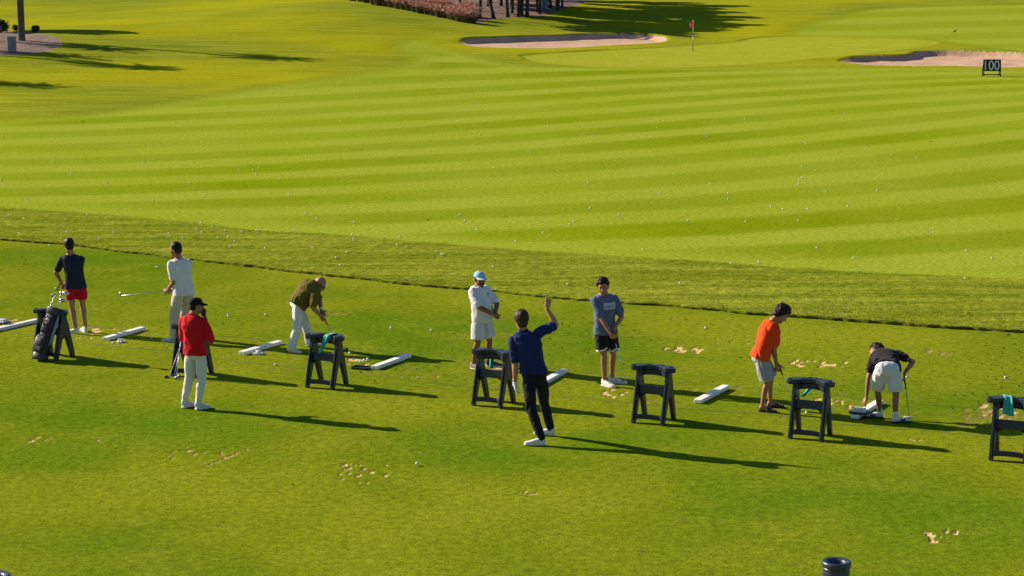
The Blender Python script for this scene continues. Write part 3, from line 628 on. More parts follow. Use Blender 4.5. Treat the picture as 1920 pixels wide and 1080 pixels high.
# guide ropes on the grass
def rope(px, label):
    pts = [G(u, v, .016) for u, v in crom(px, 10)]; r = random.Random(len(px))
    for p in pts: p.z = .014 + .006 * r.random(); p.x += r.uniform(-.012, .012); p.y += r.uniform(-.012, .012)
    b = MB(); b.tube(pts, .0032, 6); tag(b.build("guide_rope", mat("rope_green", (.14, .21, .07), .7, .2)), label, "rope")
rope([(-60, 588), (0, 596), (163, 610), (320, 626), (430, 631), (640, 651), (830, 669), (1064, 695), (1164, 704), (1268, 716), (1373, 724), (1568, 742), (1704, 755), (1860, 767), (1990, 778)], "thin green guide rope nearest the hitters, running along the tee")
rope([(-60, 612), (0, 620), (122, 635), (228, 651), (320, 658), (430, 675), (515, 684), (575, 691), (643, 697), (751, 709), (830, 719), (1040, 741), (1167, 753), (1290, 767), (1468, 780), (1568, 794), (1699, 804), (1860, 819), (1990, 830)], "thin green guide rope running past the feet of the bag stands")

# litter bins at the near edge
def bin_at(u, v, label, k=1.0):
    h = .62; d = ray(u, v); t = (h - CAM_H) / d.z; root = empty("litter_bin", (d.x * t, d.y * t, 0)); tag(root, label, "bin")
    R = .148 * k; M = mat("bin_plastic", (.03, .034, .06), .35, .5, .06, 60)
    pr = [(R * .93, 0)]; z = .03
    while z < h - .09: pr += [(R * .93, z), (R * .90, z + .012), (R * .93, z + .024), (R * .93, z + .055)]; z += .06
    b = MB(); b.lathe(pr + [(R * .9, h - .06)], n=36); b.build("body", M, root)
    b = MB(); b.lathe([(R * .92, h - .065), (R * 1.0, h - .055), (R * 1.02, h - .02), (R * .98, h - .004), (R * .9, h), (R * .62, h - .012), (R * .56, h - .03), (R * .56, h - .2), (0, h - .2)], n=40); b.build("rim", M, root)
bin_at(1568.5, 1051, "ribbed dark bin with a round opening at the near edge of the lawn")
bin_at(-12, 1077, "dark bin cut off at the bottom left corner of the lawn", 1.1)

# ================================================================== GOLF BALLS
M_BALL = mat("golf_ball_white", (.74, .73, .71), .35, .5)
bmb = bmesh.new(); bmesh.ops.create_icosphere(bmb, subdivisions=3, radius=.0215); BALL = bpy.data.meshes.new("golf_ball"); bmb.to_mesh(BALL); bmb.free(); BALL.polygons.foreach_set("use_smooth", [True] * len(BALL.polygons)); BALL.materials.append(M_BALL)
def ball(p, label, group):
    o = bpy.data.objects.new("golf_ball", BALL); COL.objects.link(o); o.location = p; tag(o, label, "golf ball", group); return o
FAIR = []
for (ox, oy, s), L in [((0, 250, 4), "793,53 972,112 408,167 403,204 1070,208 530,305 5,345 32,381 800,368 1424,370 1790,270 1895,269 1920,305 198,490 1150,499 1528,469 67,628 180,654 655,622 492,662 147,769 503,754 373,836 743,812 853,760 1505,670 1594,718 1475,737 1515,756 1687,743 1813,752 1265,767 1370,802 1635,799 1711,797 1761,827 1727,866 1177,1004"),
    ((480, 250, 4), "22,250 375,163 175,336 247,461 377,599 455,639 737,664 285,747 5,743 722,776 732,814 68,877 425,873 680,911 602,951 632,1010 1077,771 1058,855 1130,864 1352,904 1391,925 1408,924 1776,1018 1527,606 1566,653 1656,718 1783,252 1690,107 1677,5"),
    ((960, 250, 4), "518,18 602,16 1039,20 1460,18 120,132 568,365 1110,440 1485,376 1620,445 1619,489 585,557 801,607 463,657 431,680 1318,653 1752,657 234,741 25,807 980,870 1641,975 1850,962"),
    ((1440, 250, 4), "277,65 288,76 727,113 923,152 1114,177 255,241 355,271 252,328 231,350 227,378 435,431 816,425 22,547 111,565 298,563 599,542 228,651 1239,740 366,857 1486,878 640,932 1679,933"),
    ((0, 120, 2), "1273,211 1715,211 1640,255 1731,243 1799,262 1794,144"), ((960, 120, 2), "305,110 388,173 134,232 569,211 543,237 872,203 1247,179 1272,105 1511,245 1875,139"),
    ((0, 0, 1), "104.5,540.6 162,544 284,633 427.7,591.7 516,684 733,615 808.5,619 655.6,662 1064,538.4 1274.5,536 1323,615 1221,727.5 1809,526.7 1700,708 1885,708 1512,774 782,870 498,589.6 1152,655")]:
    for w in L.split():
        a, b_ = w.split(","); FAIR.append((ox + float(a) / s, oy + float(b_) / s))
fx = np.array([tuple(G(u, v + 2)) for u, v in FAIR])
sd_t = sdist(P_TEE, fx[:, 0], fx[:, 1]); sd_f = sdist(P_FW, fx[:, 0], fx[:, 1]); TEEB = []
for i, p in enumerate(fx):
    p = Vector(p)
    if sd_t[i] > 0: TEEB.append((FAIR[i], p))
    elif sd_f[i] > 0: p.z = float(height(p.x, p.y)) + .021; ball(p, "white golf ball lying on the striped fairway", "golf balls on the fairway")
    else: p.z += .085; ball(p, "white golf ball lying in the rough strip behind the tee", "golf balls in the rough strip")
TBL = {104: "white golf ball left of the man in navy, by the edge of the rough", 162: "white golf ball at the right hip of the man in navy", 284: "single white golf ball on the left man's shadow, right of a ball pile", 427: "lone golf ball left of the bending man in olive", 516: "lone golf ball right below the ball pile near the bending man", 733: "golf ball on open grass right of the bending man", 808: "golf ball left of the man in the pale blue cap",
       655: "golf ball just behind the bag stand with the open teal towel", 1064: "golf ball beyond the raised hand of the coach", 1274: "golf ball right of the head of the boy in the printed T-shirt", 1323: "golf ball above the pale divots, left of the boy in orange", 1221: "golf ball seen over the middle bar of the fourth stand from the right", 1809: "golf ball at the far edge of the strip, upper right of the stooping boy",
       1700: "golf ball right beside the stooping boy's hand on the club", 1885: "golf ball above the rightmost stand", 1512: "golf ball under the middle bar of the stand in front of the boy in orange", 782: "golf ball alone on the near lawn, right of the sandy divots", 498: "golf ball left of the bending man's white trousers", 1152: "golf ball behind the shorts of the boy in the printed T-shirt", 294: "white golf ball left of the man in the white T-shirt, by a dark clod", 638: "golf ball at the edge of the rough, upper right of the bending man"}
for (u, v), p in TEEB:
    k = min(TBL, key=lambda q: abs(q - u)); p.z = .0215
    ball(p, TBL[k] if abs(k - u) < 3 else "white golf ball lying on the tee grass", None if abs(k - u) < 3 else "golf balls on the tee")
def pile(u, v, n, label, group, seed, spread=.11):
    r = random.Random(seed); c = G(u, v); P = []
    base = [(0, 0), (1, 0), (-1, 0), (.5, .87), (-.5, .87), (.5, -.87), (-.5, -.87), (1.5, .87), (-1.5, -.87), (1.5, -.87), (2.1, .1), (-2.2, .2)]
    nb = min(len(base), n - max(0, n // 4)); 
    for i in range(nb): P.append(Vector((base[i][0] * .0435, base[i][1] * .0435, .0215)))
    tops = [(.5, .29), (-.5, .29), (0, -.58)]
    for i in range(n - nb): P.append(Vector((tops[i % 3][0] * .0435, tops[i % 3][1] * .0435, .0215 + .0352)))
    for p in P: ball(c + p + (Vector((r.uniform(-.012, .012), r.uniform(-.012, .012), 0)) if False else Vector()), label, group)
pile(226, 643, 10, "white golf ball in the small pile left of the man in the white T-shirt", "ball pile left of the white T-shirt", 1)
ball(G(212, 643, .0215), "single golf ball just left of the leftmost ball pile", None)
pile(484, 665, 14, "white golf ball in the pile beside the board left of the bending man", "ball pile by the bending man", 2)
for u, v in ((675, 678), (683, 675), (689, 673)): ball(G(u, v, .0215), "white golf ball of the three lying left of the fourth white board", "three balls by the fourth board")

# ================================================================== WHITE BOARDS
def board(a, b_, label, w=.125, h=.062):
    p, q = G(*a), G(*b_); d = (q - p); L = d.length; c = (p + q) / 2; root = MB().box((0, 0, h / 2 + .004), (w, L, h), None, .012).build("divider_board", M_WHITE)
    root.location = (c.x, c.y, 0); root.rotation_euler = (0, 0, -math.atan2(d.x, d.y)); tag(root, label, "board", "white divider boards along the tee"); return root
board((-26, 626), (70, 604), "white divider board at the left edge, with a ball tray on it")
board((197, 639), (268, 619), "white divider board right of the man in navy, by a small ball pile")
board((453, 666), (525, 645), "white divider board left of the bending man in olive")
board((702, 693), (766, 670), "white divider board right of the first towelled stand, by the empty tray")
board((1010, 726), (1058, 699), "white divider board partly hidden behind the coach")
board((1308, 757), (1361, 729), "white divider board between the two boys, left of the orange T-shirt")
board((1602, 786), (1650, 757), "white divider board under the ball tray by the stooping boy")

# ================================================================== BALL TRAYS
def tray(loc, rz, label, L=.36, Wd=.25):
    root = empty("ball_tray", loc, rz); tag(root, label, "tray")
    rr = lambda a, c_, k: [(sx * (a - k) + k * math.cos(t), sy * (c_ - k) + k * math.sin(t)) for sx, sy, t0 in ((1, 1, 0), (-1, 1, math.pi / 2), (-1, -1, math.pi), (1, -1, 1.5 * math.pi)) for t in [t0 + i * math.pi / 8 for i in range(5)]]
    o = rr(L / 2, Wd / 2, .03); i_ = rr(L / 2 - .018, Wd / 2 - .018, .02); b = MB(); b.bm(plate(o, [i_], .002, .034, .004), smooth=False); b.build("rim", M_BLACK, root)
    b = MB(); b.bm(plate(rr(L / 2 - .017, Wd / 2 - .017, .02), [], .003, .012), smooth=False); b.build("base", M_BLACK, root); return root
c0 = G(677, 691); tray(c0, ROWYAW, "empty black ball tray lying on the grass by the white board", .30, .21)
def filled(u, v, z, nx, ny, lab_t, lab_b, grp, rz=ROWYAW):
    c0 = G(u, v); c0.z = z; tray(c0, rz, lab_t, nx * .0445 + .05, ny * .0445 + .05); R = Matrix.Rotation(rz, 3, 'Z')
    for lay in range(2):
        for i in range(nx - lay):
            for j in range(ny - lay):
                q = R @ Vector(((i - (nx - 1 - lay) / 2) * .0437, (j - (ny - 1 - lay) / 2) * .0437, .034 + lay * .0315)); ball(c0 + q, lab_b, grp)
filled(1611, 783, .067, 5, 4, "full black ball tray on the white board by the stooping boy", "golf ball heaped in the tray the stooping boy reaches for", "balls in the stooping boy's tray")
filled(2, 613, .067, 6, 4, "full black ball tray on the leftmost white board", "golf ball heaped in the tray at the left edge", "balls in the left edge tray")

# ================================================================== BAG STANDS
def stand_proto():
    root = empty("bag_stand"); W2 = .225
    prof = [(-.27, 0), (-.075, .70), (-.075, .77), (.075, .77), (.075, .70), (.27, 0), (.185, 0), (.05, .345), (.03, .375), (0, .385), (-.03, .375), (-.05, .345), (-.185, 0)]
    for s in (-1, 1):
        bm = bmesh.new(); vs = [bm.verts.new((s * W2 - .029, y, z)) for y, z in prof]; f = bm.faces.new(vs); ex = bmesh.ops.extrude_face_region(bm, geom=[f])
        for v in [g for g in ex['geom'] if isinstance(g, bmesh.types.BMVert)]: v.co.x += .058
        bmesh.ops.recalc_face_normals(bm, faces=list(bm.faces)); bmesh.ops.bevel(bm, geom=[e for e in bm.edges if e.calc_face_angle(0) > .5], offset=.009, segments=2, affect='EDGES')
        b = MB(); b.bm(bm, smooth=False)
        for sg in (-1, 1):          # raised rib down the middle of each leg face
            b.box((s * W2, sg * .185, .33), (.026, .03, .58), Matrix.Rotation(sg * .272, 3, 'X'), .006)
        b.build("side_frame", M_STAND, root)
    # yoke shaped top with cup holes
    def arc(cx, cy, r, a0, a1, n=8): return [(cx + r * math.cos(a0 + (a1 - a0) * i / (n - 1)), cy + r * math.sin(a0 + (a1 - a0) * i / (n - 1))) for i in range(n)]
    out = arc(.285, -.045, .062, -math.pi / 2, math.pi / 2.6, 9) + [(.27, .085), (.22, .115), (.1, .128), (0, .13), (-.1, .128), (-.22, .115), (-.27, .085)] + arc(-.285, -.045, .062, math.pi - math.pi / 2.6, 1.5 * math.pi, 9) + [(-.215, -.107), (-.175, -.085), (-.13, -.012), (-.06, .022), (0, .028), (.06, .022), (.13, -.012), (.175, -.085), (.215, -.107)]
    slot = lambda cx, cy, a, c_: [(cx + a * math.cos(t), cy + c_ * math.sin(t)) for t in [i * 2 * math.pi / 18 for i in range(18)]]
    holes = [slot(-.095, .078, .062, .024), slot(.095, .078, .062, .024), slot(-.285, -.04, .04, .034), slot(.285, -.04, .04, .034)]
    b = MB(); b.bm(plate(out, holes, .758, .822, .007), smooth=False); top = b.build("top_yoke", M_STAND, root)
    b = MB(); b.bm(plate([(p[0] * .97, p[1] * .97) for p in out], [], .752, .764), smooth=False); b.build("cup_floor", M_RECESS_SHADE, top)
    fr = [(-.2, -.085), (-.165, -.06), (-.125, -.005), (-.06, .03), (0, .036), (.06, .03), (.125, -.005), (.165, -.06), (.2, -.085)]
    b = MB(); b.bm(plate(fr + [(x, y + .028) for x, y in fr[::-1]], [], .675, .762, .004), smooth=False); b.build("front_apron", M_STAND, root)
    b = MB(); b.box((0, -.075, .475), (2 * W2 - .06, .035, .125), Matrix.Rotation(-.1, 3, 'X'), .01); b.build("middle_bar", M_STAND, root)
    for s in (-1, 1):
        b = MB(); b.add([(s * .195, -.07, .415), (s * .10, -.07, .415), (s * .195, -.03, .33), (s * .195, .08, .415), (s * .10, .03, .415), (s * .195, .05, .33)], [(0, 1, 2), (3, 5, 4), (0, 3, 4, 1), (1, 4, 5, 2), (0, 2, 5, 3)] if s > 0 else [(0, 2, 1), (3, 4, 5), (0, 1, 4, 3), (1, 2, 5, 4), (0, 3, 5, 2)], False); b.build("gusset", M_STAND, root)
    rail = [(-.205, -.228), (-.13, -.195), (-.06, -.18), (0, -.176), (.06, -.18), (.13, -.195), (.205, -.228)]
    b = MB(); b.bm(plate(rail + [(x, y + .045) for x, y in rail[::-1]], [], .055, .125, .008), smooth=False); b.build("foot_rail", M_STAND, root)
    return root
SP = stand_proto()
STANDS = [((66, 672), (100, 678), "black bag stand on the left holding a leaning golf bag"), ((325, 706), (366, 710), "black bag stand behind the man in red, with clubs leaning on it"), ((575.5, 726), (621, 731.5), "black bag stand with an open teal towel, in front of the bending man"), ((889, 759), (934, 766), "black bag stand beside the coach, with a teal towel hanging behind"),
          ((1188, 792.5), (1240, 799), "black bag stand without any towel, in front of the boy in the printed T-shirt"), ((1483, 822), (1537, 829.5), "black bag stand with a slanting teal towel, in front of the boy in orange"), ((1862, 863), (1917, 870), "black bag stand cut off at the right edge of the lawn")]
ST = []
for i, (a, b_, lab) in enumerate(STANDS):
    o = SP if i == 0 else copy_tree(SP); p, q = G(*a), G(*b_); c = (p + q) / 2; yaw = math.atan2(E1.y, E1.x) + (0, .05, .02, -.02, .0, .02, .03)[i]; f = Vector((-math.sin(yaw), math.cos(yaw), 0))
    c = c + f * .25; o.location = (c.x, c.y, 0); o.rotation_euler = (0, 0, yaw); tag(o, lab, "bag stand", "bag stands along the tee"); ST.append((c, yaw))
def on_stand(i, p): c, yaw = ST[i]; return Matrix.Rotation(yaw, 3, 'Z') @ Vector(p) + Vector((c.x, c.y, 0))

# towels draped over the stands
def towel(i, path, w0, w1, label, skew=0.0, seed=1):
    """path: points (y, z) or (x, y, z) down the middle of the cloth in stand coordinates"""
    r = random.Random(seed); P = [np.array(p) for p in path]; P = crom(P, 6); n = len(P); m = 9; vs = []; fs = []
    for k in range(2):
        for a, p in enumerate(P):
            s = a / (n - 1); w = w0 + (w1 - w0) * s
            for b in range(m):
                t = b / (m - 1) - .5; off = .014 * math.sin(t * 9 + s * 5 + seed) * (.3 + s) + .004 * k; vs.append(on_stand(i, (p[0] + t * w, p[1] + off - .01 * s, p[2] + t * skew * s + .006 * math.sin(t * 7 + seed))))
    o = n * m
    for a in range(n - 1):
        for b in range(m - 1):
            q = a * m + b; fs += [(q, q + 1, q + m + 1, q + m), (o + q, o + q + m, o + q + m + 1, o + q + 1)]
    for a in range(n - 1): q = a * m; fs += [(q, q + m, o + q + m, o + q), (q + m - 1, o + q + m - 1, o + q + 2 * m - 1, q + 2 * m - 1)]
    for b in range(m - 1): q = (n - 1) * m + b; fs += [(b, o + b, o + b + 1, b + 1), (q, q + 1, o + q + 1, o + q)]
    mb = MB(); mb.add(vs, fs); tag(mb.build("towel", M_TEAL), label, "towel", "teal towels on the stands")
towel(2, [(.075, .10, .80), (.07, .09, .832), (.05, .0, .832), (.045, -.045, .80), (.01, -.07, .70), (-.035, -.085, .60), (-.06, -.09, .52)], .17, .09, "teal towel spread over the top of the stand by the bending man", .10, 1)
towel(3, [(-.10, .12, .83), (-.10, .150, .80), (-.105, .155, .70), (-.11, .15, .58), (-.10, .15, .50)], .08, .07, "narrow teal towel hanging behind the stand beside the coach", .03, 2)
towel(5, [(-.02, .10, .832), (-.02, .145, .80), (-.04, .15, .70), (-.09, .12, .61), (-.14, .06, .55)], .12, .11, "slanting teal towel hanging from the stand in front of the boy in orange", .06, 3)
towel(6, [(-.10, .125, .835), (-.10, .06, .845), (-.08, .03, .832), (-.06, -.03, .76), (-.05, -.055, .68), (-.05, -.06, .60)], .10, .155, "teal towel folded over the rightmost stand", -.02, 4)

# ================================================================== GOLF CLUBS
def club(grip, head, label, kind="iron", toe=None, shaft_mat=None, group=None, grip_len=.26):
    """a club from the butt of the grip to the heel of the head (world points)"""
    grip, head = Vector(grip), Vector(head); root = empty("golf_club", grip); tag(root, label, "golf club", group); a = Vector((0, 0, 0)); b_ = head - grip; d = b_.normalized(); L = b_.length
    b = MB(); b.tube([d * (grip_len * .7), b_ - d * .05, b_], [.0065, .0048, .0055], 8); b.build("shaft", shaft_mat or M_STEEL, root)
    b = MB(); b.tube([a, d * .01, d * grip_len * .8, d * grip_len], [.012, .0145, .011, .009], 10); b.build("grip", M_RUBBER, root)
    t = Vector(toe).normalized() if toe is not None else Vector((1, 0, 0)); u = (-d - t * (-d).dot(t)).normalized(); n = t.cross(u)
    b = MB()
    if kind == "iron":
        rings = []
        for s, hh, th in ((-.004, .010, .009), (.012, .016, .010), (.035, .024, .009), (.06, .030, .008), (.074, .024, .006), (.08, .010, .003)):
            rings.append((b_ + t * s + u * (hh - .012), n * th, u * hh))
        b.loft(rings, 14, 2.6); m = M_IRON
    elif kind == "driver":
        b.ell(b_ + t * .045 - n * .02, (t * .062, n * .055, u * .032), 18, 10); m = M_STEEL
    else:
        b.box(b_ + t * .03, (.10, .028, .026), Matrix((t, n, u)).transposed(), .006); m = M_WHITE if kind == "putter_white" else M_BLACK
    b.build("head", m, root); return root

# ================================================================== GOLF BAG ON THE LEFT STAND
M_BAG = mat("bag_nylon", (.022, .020, .026), .55, .4, .25, 60, .3, 9); M_BAG2 = mat("bag_grey", (.035, .035, .045), .5, .4, .2, 60); M_BAG3 = mat("bag_piping", (.20, .24, .32), .5, .4)
bb = on_stand(0, (-.03, -.33, .03)); bt = on_stand(0, (.12, -.04, .88)); ax = (bt - bb); BL = ax.length; ax.normalize()
root = empty("golf_bag", bb); tag(root, "dark golf bag with grey pockets leaning in the left stand", "golf bag")
sd = (E1 - ax * E1.dot(ax)).normalized(); nn = sd.cross(ax); nn = nn if nn.y < 0 else -nn
def bp(a, s=0, n_=0): return ax * a + sd * s + nn * n_
b = MB(); b.loft([(bp(.0), sd * .115, nn * .10), (bp(.03), sd * .125, nn * .11), (bp(.3), sd * .12, nn * .105), (bp(.62), sd * .115, nn * .10), (bp(BL - .12), sd * .118, nn * .10)], 28, 2.5); body = b.build("body", M_BAG, root)
b = MB(); b.loft([(bp(-.015), sd * .118, nn * .103), (bp(.0), sd * .13, nn * .115), (bp(.085), sd * .13, nn * .115), (bp(.095), sd * .122, nn * .106)], 28, 2.5); b.build("base_cup", M_BAG2, root)
b = MB(); b.loft([(bp(BL - .135), sd * .12, nn * .102), (bp(BL - .12), sd * .13, nn * .115), (bp(BL - .03), sd * .135, nn * .12), (bp(BL - .01), sd * .13, nn * .115), (bp(BL - .012), sd * .11, nn * .095), (bp(BL - .1), sd * .105, nn * .09)], 28, 2.5); b.build("top_cuff", M_BAG2, root)
b = MB(); b.loft([(bp(.12, -.01, .10), sd * .095, nn * .03), (bp(.15, -.01, .115), sd * .105, nn * .055), (bp(.36, -.005, .115), sd * .098, nn * .05), (bp(.41, 0, .095), sd * .085, nn * .02)], 20, 3); pk = b.build("lower_pocket", M_BAG, root)
b = MB(); b.box(bp(.36, -.005, .166), (.15, .006, .012), Matrix((sd, nn, ax)).transposed(), .002); b.build("zip", M_BAG3, pk)
b = MB(); b.box(bp(.17, -.005, .163), (.17, .02, .07), Matrix((sd, nn, ax)).transposed(), .01); b.build("panel", M_BAG2, pk)
b = MB(); b.loft([(bp(.44, .0, .09), sd * .07, nn * .02), (bp(.47, 0, .105), sd * .078, nn * .035), (bp(.62, 0, .10), sd * .07, nn * .03), (bp(.66, 0, .09), sd * .06, nn * .012)], 18, 3); b.build("upper_pocket", M_BAG, root)
b = MB(); b.tube([bp(.26, .12, .03), bp(.35, .15, .05), bp(.55, .155, .05), bp(.72, .145, .04), bp(.80, .12, .02)], [.012, .022, .026, .02, .012], 8); b.build("strap", M_BAG3, root)
b = MB(); b.tube([bp(.55, -.03, .115), bp(.60, -.03, .15), bp(.68, -.03, .15), bp(.73, -.03, .105)], .012, 8); b.build("handle", M_BAG2, root)
for k, (s, n_, up, kd, lab, dx) in enumerate([(.05, .02, .27, "driver", "golf club with the biggest silver head, rightmost in the bag", .07), (.0, -.02, .25, "driver", "golf club with a round silver head, in the middle of the bag", .0), (-.04, .03, .20, "iron", "iron with a small head, leftmost in the bag", -.05), (.03, .05, .14, "driver", "golf club with a dark low head, nearest the front of the bag", .09)]):
    club(bb + bp(.12, s * .6, n_ * .6), bb + bp(BL + up, s + dx * .7, n_), lab, kd, toe=E1 * (1 if k != 2 else -1) + Vector((0, 0, -.1)), group="clubs in the golf bag")
# clubs leaning on the stand behind the man in red
M_PURPLE = mat("purple_shaft", (.45, .22, .42), .35, .5); M_BLUE = mat("blue_shaft", (.10, .16, .42), .35, .5)
h1, h2, h3 = G(317, 708, .02), G(326, 709, .02), G(331, 707, .02)
club(on_stand(1, (.0, -.09, .86)), h1, "golf club with a pinkish shaft leaning on the stand behind the man in red", "iron", toe=-E1 + E2 * -.3, shaft_mat=M_PURPLE)
club(on_stand(1, (-.05, -.09, .88)), h2, "golf club with a blue shaft leaning on the stand behind the man in red", "iron", toe=E1 - E2 * .3, shaft_mat=M_BLUE)
club(on_stand(1, (-.10, -.09, .87)), h3, "steel golf club closest to the leg of the stand behind the man in red", "iron", toe=E1 - E2 * .2)
# ================================================================== PEOPLE
M_EYE = mat("eye_dark", (.012, .009, .008), .25, .5); M_LENS = mat("sunglass_lens", (.006, .006, .007), .12, .6)
M_SHOE = mat("white_shoe", (.60, .59, .59), .55, .3, .05, 80); M_SOLE = mat("shoe_sole", (.62, .61, .60), .7, .2); M_LIP = mat("lips", (.30, .11, .085), .6, .3)
def skin(name, c): return mat(name, c, .52, .35, .04, 180, .10, 12)
def cloth(name, c, bump=.06, var=.05): return mat(name, c, .9, .08, bump, 22, var, 5, 0, .05)
def hairm(name, c): return mat(name, c, .55, .2, .3, 90, .35, 40)
def ik(a, c, l1, l2, hint):
    """middle joint of a two-bone limb from a to c, bent towards hint"""
    d = c - a; L = max(d.length, 1e-6)
    k = (l1 + l2) * .995
    if L > k: l1 *= L / k; l2 *= L / k
    u = d / L; x = (l1 * l1 - l2 * l2 + L * L) / (2 * L); h = math.sqrt(max(0, l1 * l1 - x * x)); n = Vector(hint); n = n - u * n.dot(u)
    if n.length < 1e-5: n = u.orthogonal()
    return a + u * x + n.normalized() * h
def perp(v, ax): v = Vector(v); ax = Vector(ax).normalized(); return (v - ax * v.dot(ax)).normalized()
def flat(a): a = math.radians(a); return Vector((math.cos(a), math.sin(a), 0))   # 0 = right of the photo, 90 = away, -90 = to the viewer

class Person:
    def __init__(s, label, at, sk, k=1.0):
        s.o = Vector((at[0], at[1], 0)); s.root = empty("person", s.o); tag(s.root, label, "person"); s.B = MB(); s.sk = sk; s.k = k
    def L(s, p): return Vector(p) - s.o
    def fin(s, vox=.0075):
        me = remesh(s.B, vox, 2); s.body = link("body", me, s.sk, s.root); s.root["kind"] = "thing"
    def part(s, name, mb, m, vox=.009, sm=3, wr=0.0, fr=(9, 9, 5), seed=0.0, parent=None):
        me = remesh(mb, vox, sm)
        if wr: wrinkle(me, wr * 1.6, fr, seed)
        return link(name, me, m, parent or s.root)
    # ---- torso frame: pelvis, chest, neck base, lateral vectors (to the person's right)
    def torso(s, pel, chest, neck, pr, cr, belly=0.0, wid=1.0):
        a, b = (chest - pel).length, (neck - chest).length; t = .68 * (a + b)
        chest = chest + (neck - chest).normalized() * (t - a) if t > a else pel + (chest - pel).normalized() * t
        k = s.k; s.pel, s.chest, s.neck = pel, chest, neck; s.pr, s.cr = pr.normalized(), cr.normalized()
        up1 = (chest - pel).normalized(); up2 = (neck - chest).normalized()
        s.pf = s.pr.cross(up1).normalized() * -1; s.cf = s.cr.cross(up2).normalized() * -1
        s.pf = up1.cross(s.pr).normalized(); s.cf = up2.cross(s.cr).normalized()
        s.up1, s.up2 = up1, up2; s.wid = wid; s.belly = belly
        lerp = lambda t: pel.lerp(chest, t); Rr = lambda t: s.pr.lerp(s.cr, t).normalized(); Ff = lambda t: s.pf.lerp(s.cf, t).normalized()
        s.rings = lambda g, gb=0.0: [(lerp(-.22), Rr(0) * (.125 * k + g), Ff(0) * (.09 * k + g)), (lerp(0), Rr(0) * (.155 * k * wid + g), Ff(0) * (.108 * k + g)), (lerp(.28) + Ff(.2) * belly * .5, Rr(.2) * (.143 * k * wid + g + belly * .35), Ff(.2) * (.100 * k + g + belly * .5)),
            (lerp(.55) + Ff(.5) * belly * .6, Rr(.5) * (.137 * k * wid + g + belly * .35), Ff(.5) * (.098 * k + g + belly * .55)), (lerp(1), Rr(1) * (.158 * k * wid + g), s.cf * (.110 * k + g + belly * .15)), (chest + up2 * .09 * k, s.cr * (.162 * k * wid + g), s.cf * (.098 * k + g)), (chest + up2 * .145 * k, s.cr * (.128 * k + g * .8), s.cf * (.078 * k + g * .7)), (chest.lerp(neck, 1.0) + up2 * .012, s.cr * (.066 * k + g * .4), s.cf * (.062 * k + g * .4))]
        rb = s.rings(-.012); rb[0] = (rb[0][0].lerp(pel, .35), rb[0][1] * .7, rb[0][2] * .7); rb[1] = (rb[1][0], rb[1][1] * .92, rb[1][2] * .9); s.B.loft(rb, 22, 2.3)
    def shoulders(s, w=.175, drop=.085, rf=(0, 0), lf=(0, 0)):
        """shoulder joints; rf/lf = (forward, up) shifts"""
        k = s.k; b = s.chest + s.up2 * drop * k; s.sr = b + s.cr * (w - .012) * k * s.wid + s.cf * rf[0] + s.up2 * rf[1]; s.sl = b - s.cr * (w - .012) * k * s.wid + s.cf * lf[0] + s.up2 * lf[1]
        return s.sr, s.sl
    def hips(s, w=.09): return s.pel + s.pr * w * s.k * s.wid - s.up1 * .03, s.pel - s.pr * w * s.k * s.wid - s.up1 * .03
    def leg(s, hip, ank, hint, thin=1.0, bend=1.008):
        hip = hip.lerp(ank, .03)
        k = s.k; q = (ank - hip).length * bend; kn = ik(hip, ank, .505 * q, .495 * q, hint); t = thin
        s.B.cap(hip.lerp(kn, .04), hip.lerp(kn, .5), .064 * k * t, .068 * k * t); s.B.cap(hip.lerp(kn, .5), kn, .07 * k * t, .052 * k * t)
        cf = kn.lerp(ank, .3) - perp(hint, ank - kn) * .014; s.B.cap(kn, cf, .052 * k * t, .054 * k * t); s.B.cap(cf, ank, .054 * k * t, .036 * k * t); return kn
    def arm(s, sh, wr, hint, thick=1.0, l1=.30, l2=.262):
        k = s.k; el = ik(sh, wr, l1 * k, l2 * k, hint); t = thick
        s.B.ell(sh, (Vector((.055 * k * t, 0, 0)), Vector((0, .055 * k * t, 0)), Vector((0, 0, .058 * k * t)))); s.B.cap(sh, el, .05 * k * t, .039 * k * t); q = el.lerp(wr, .3); s.B.cap(el, q, .039 * k * t, .041 * k * t); s.B.cap(q, wr, .041 * k * t, .026 * k * t); return el
    def hand(s, wr, d, pn, thumb, curl=(.5, .9, .7), into=None, spread=.0, g=0.0, tc=.5):
        """d: direction of the hand, pn: palm normal (out of the palm), thumb: side of the thumb; curl per joint in radians"""
        mb = into or s.B; k = s.k; d = d.normalized(); pn = perp(pn, d); th = perp(thumb, d); th = (th - pn * th.dot(pn)).normalized()
        c = wr + d * .048 * k; mb.loft([(wr - d * .012, th * (.026 + g) * k, pn * (.019 + g) * k), (wr + d * .02 * k, th * (.034 + g) * k, pn * (.018 + g) * k), (wr + d * .06 * k, th * (.042 + g) * k, pn * (.016 + g) * k), (wr + d * .092 * k, th * (.040 + g) * k, pn * (.012 + g) * k)], 14, 2.8)
        for i, (o, L) in enumerate(((.031, .075), (.0105, .084), (-.0105, .078), (-.031, .061))):
            p = wr + d * (.088 - .004 * abs(i - 1)) * k + th * o * k; a = 0.0; fd = (d + th * spread * (1.5 - i) / 1.5).normalized()
            for seg, (fr, rr) in enumerate(((.44, .0098), (.31, .0088), (.25, .0078))):
                a += curl[seg]; v = fd * math.cos(a) + pn * math.sin(a); q = p + v * L * fr * k; mb.cap(p, q, (rr + g) * k, (rr - .0008 + g) * k, 10, 3); p = q
        p = wr + d * .022 * k + th * .028 * k; v = (d * .62 + th * .72 + pn * .25).normalized(); q = p + v * .042 * k; mb.cap(p, q, (.0125 + g) * k, (.011 + g) * k, 10, 3)
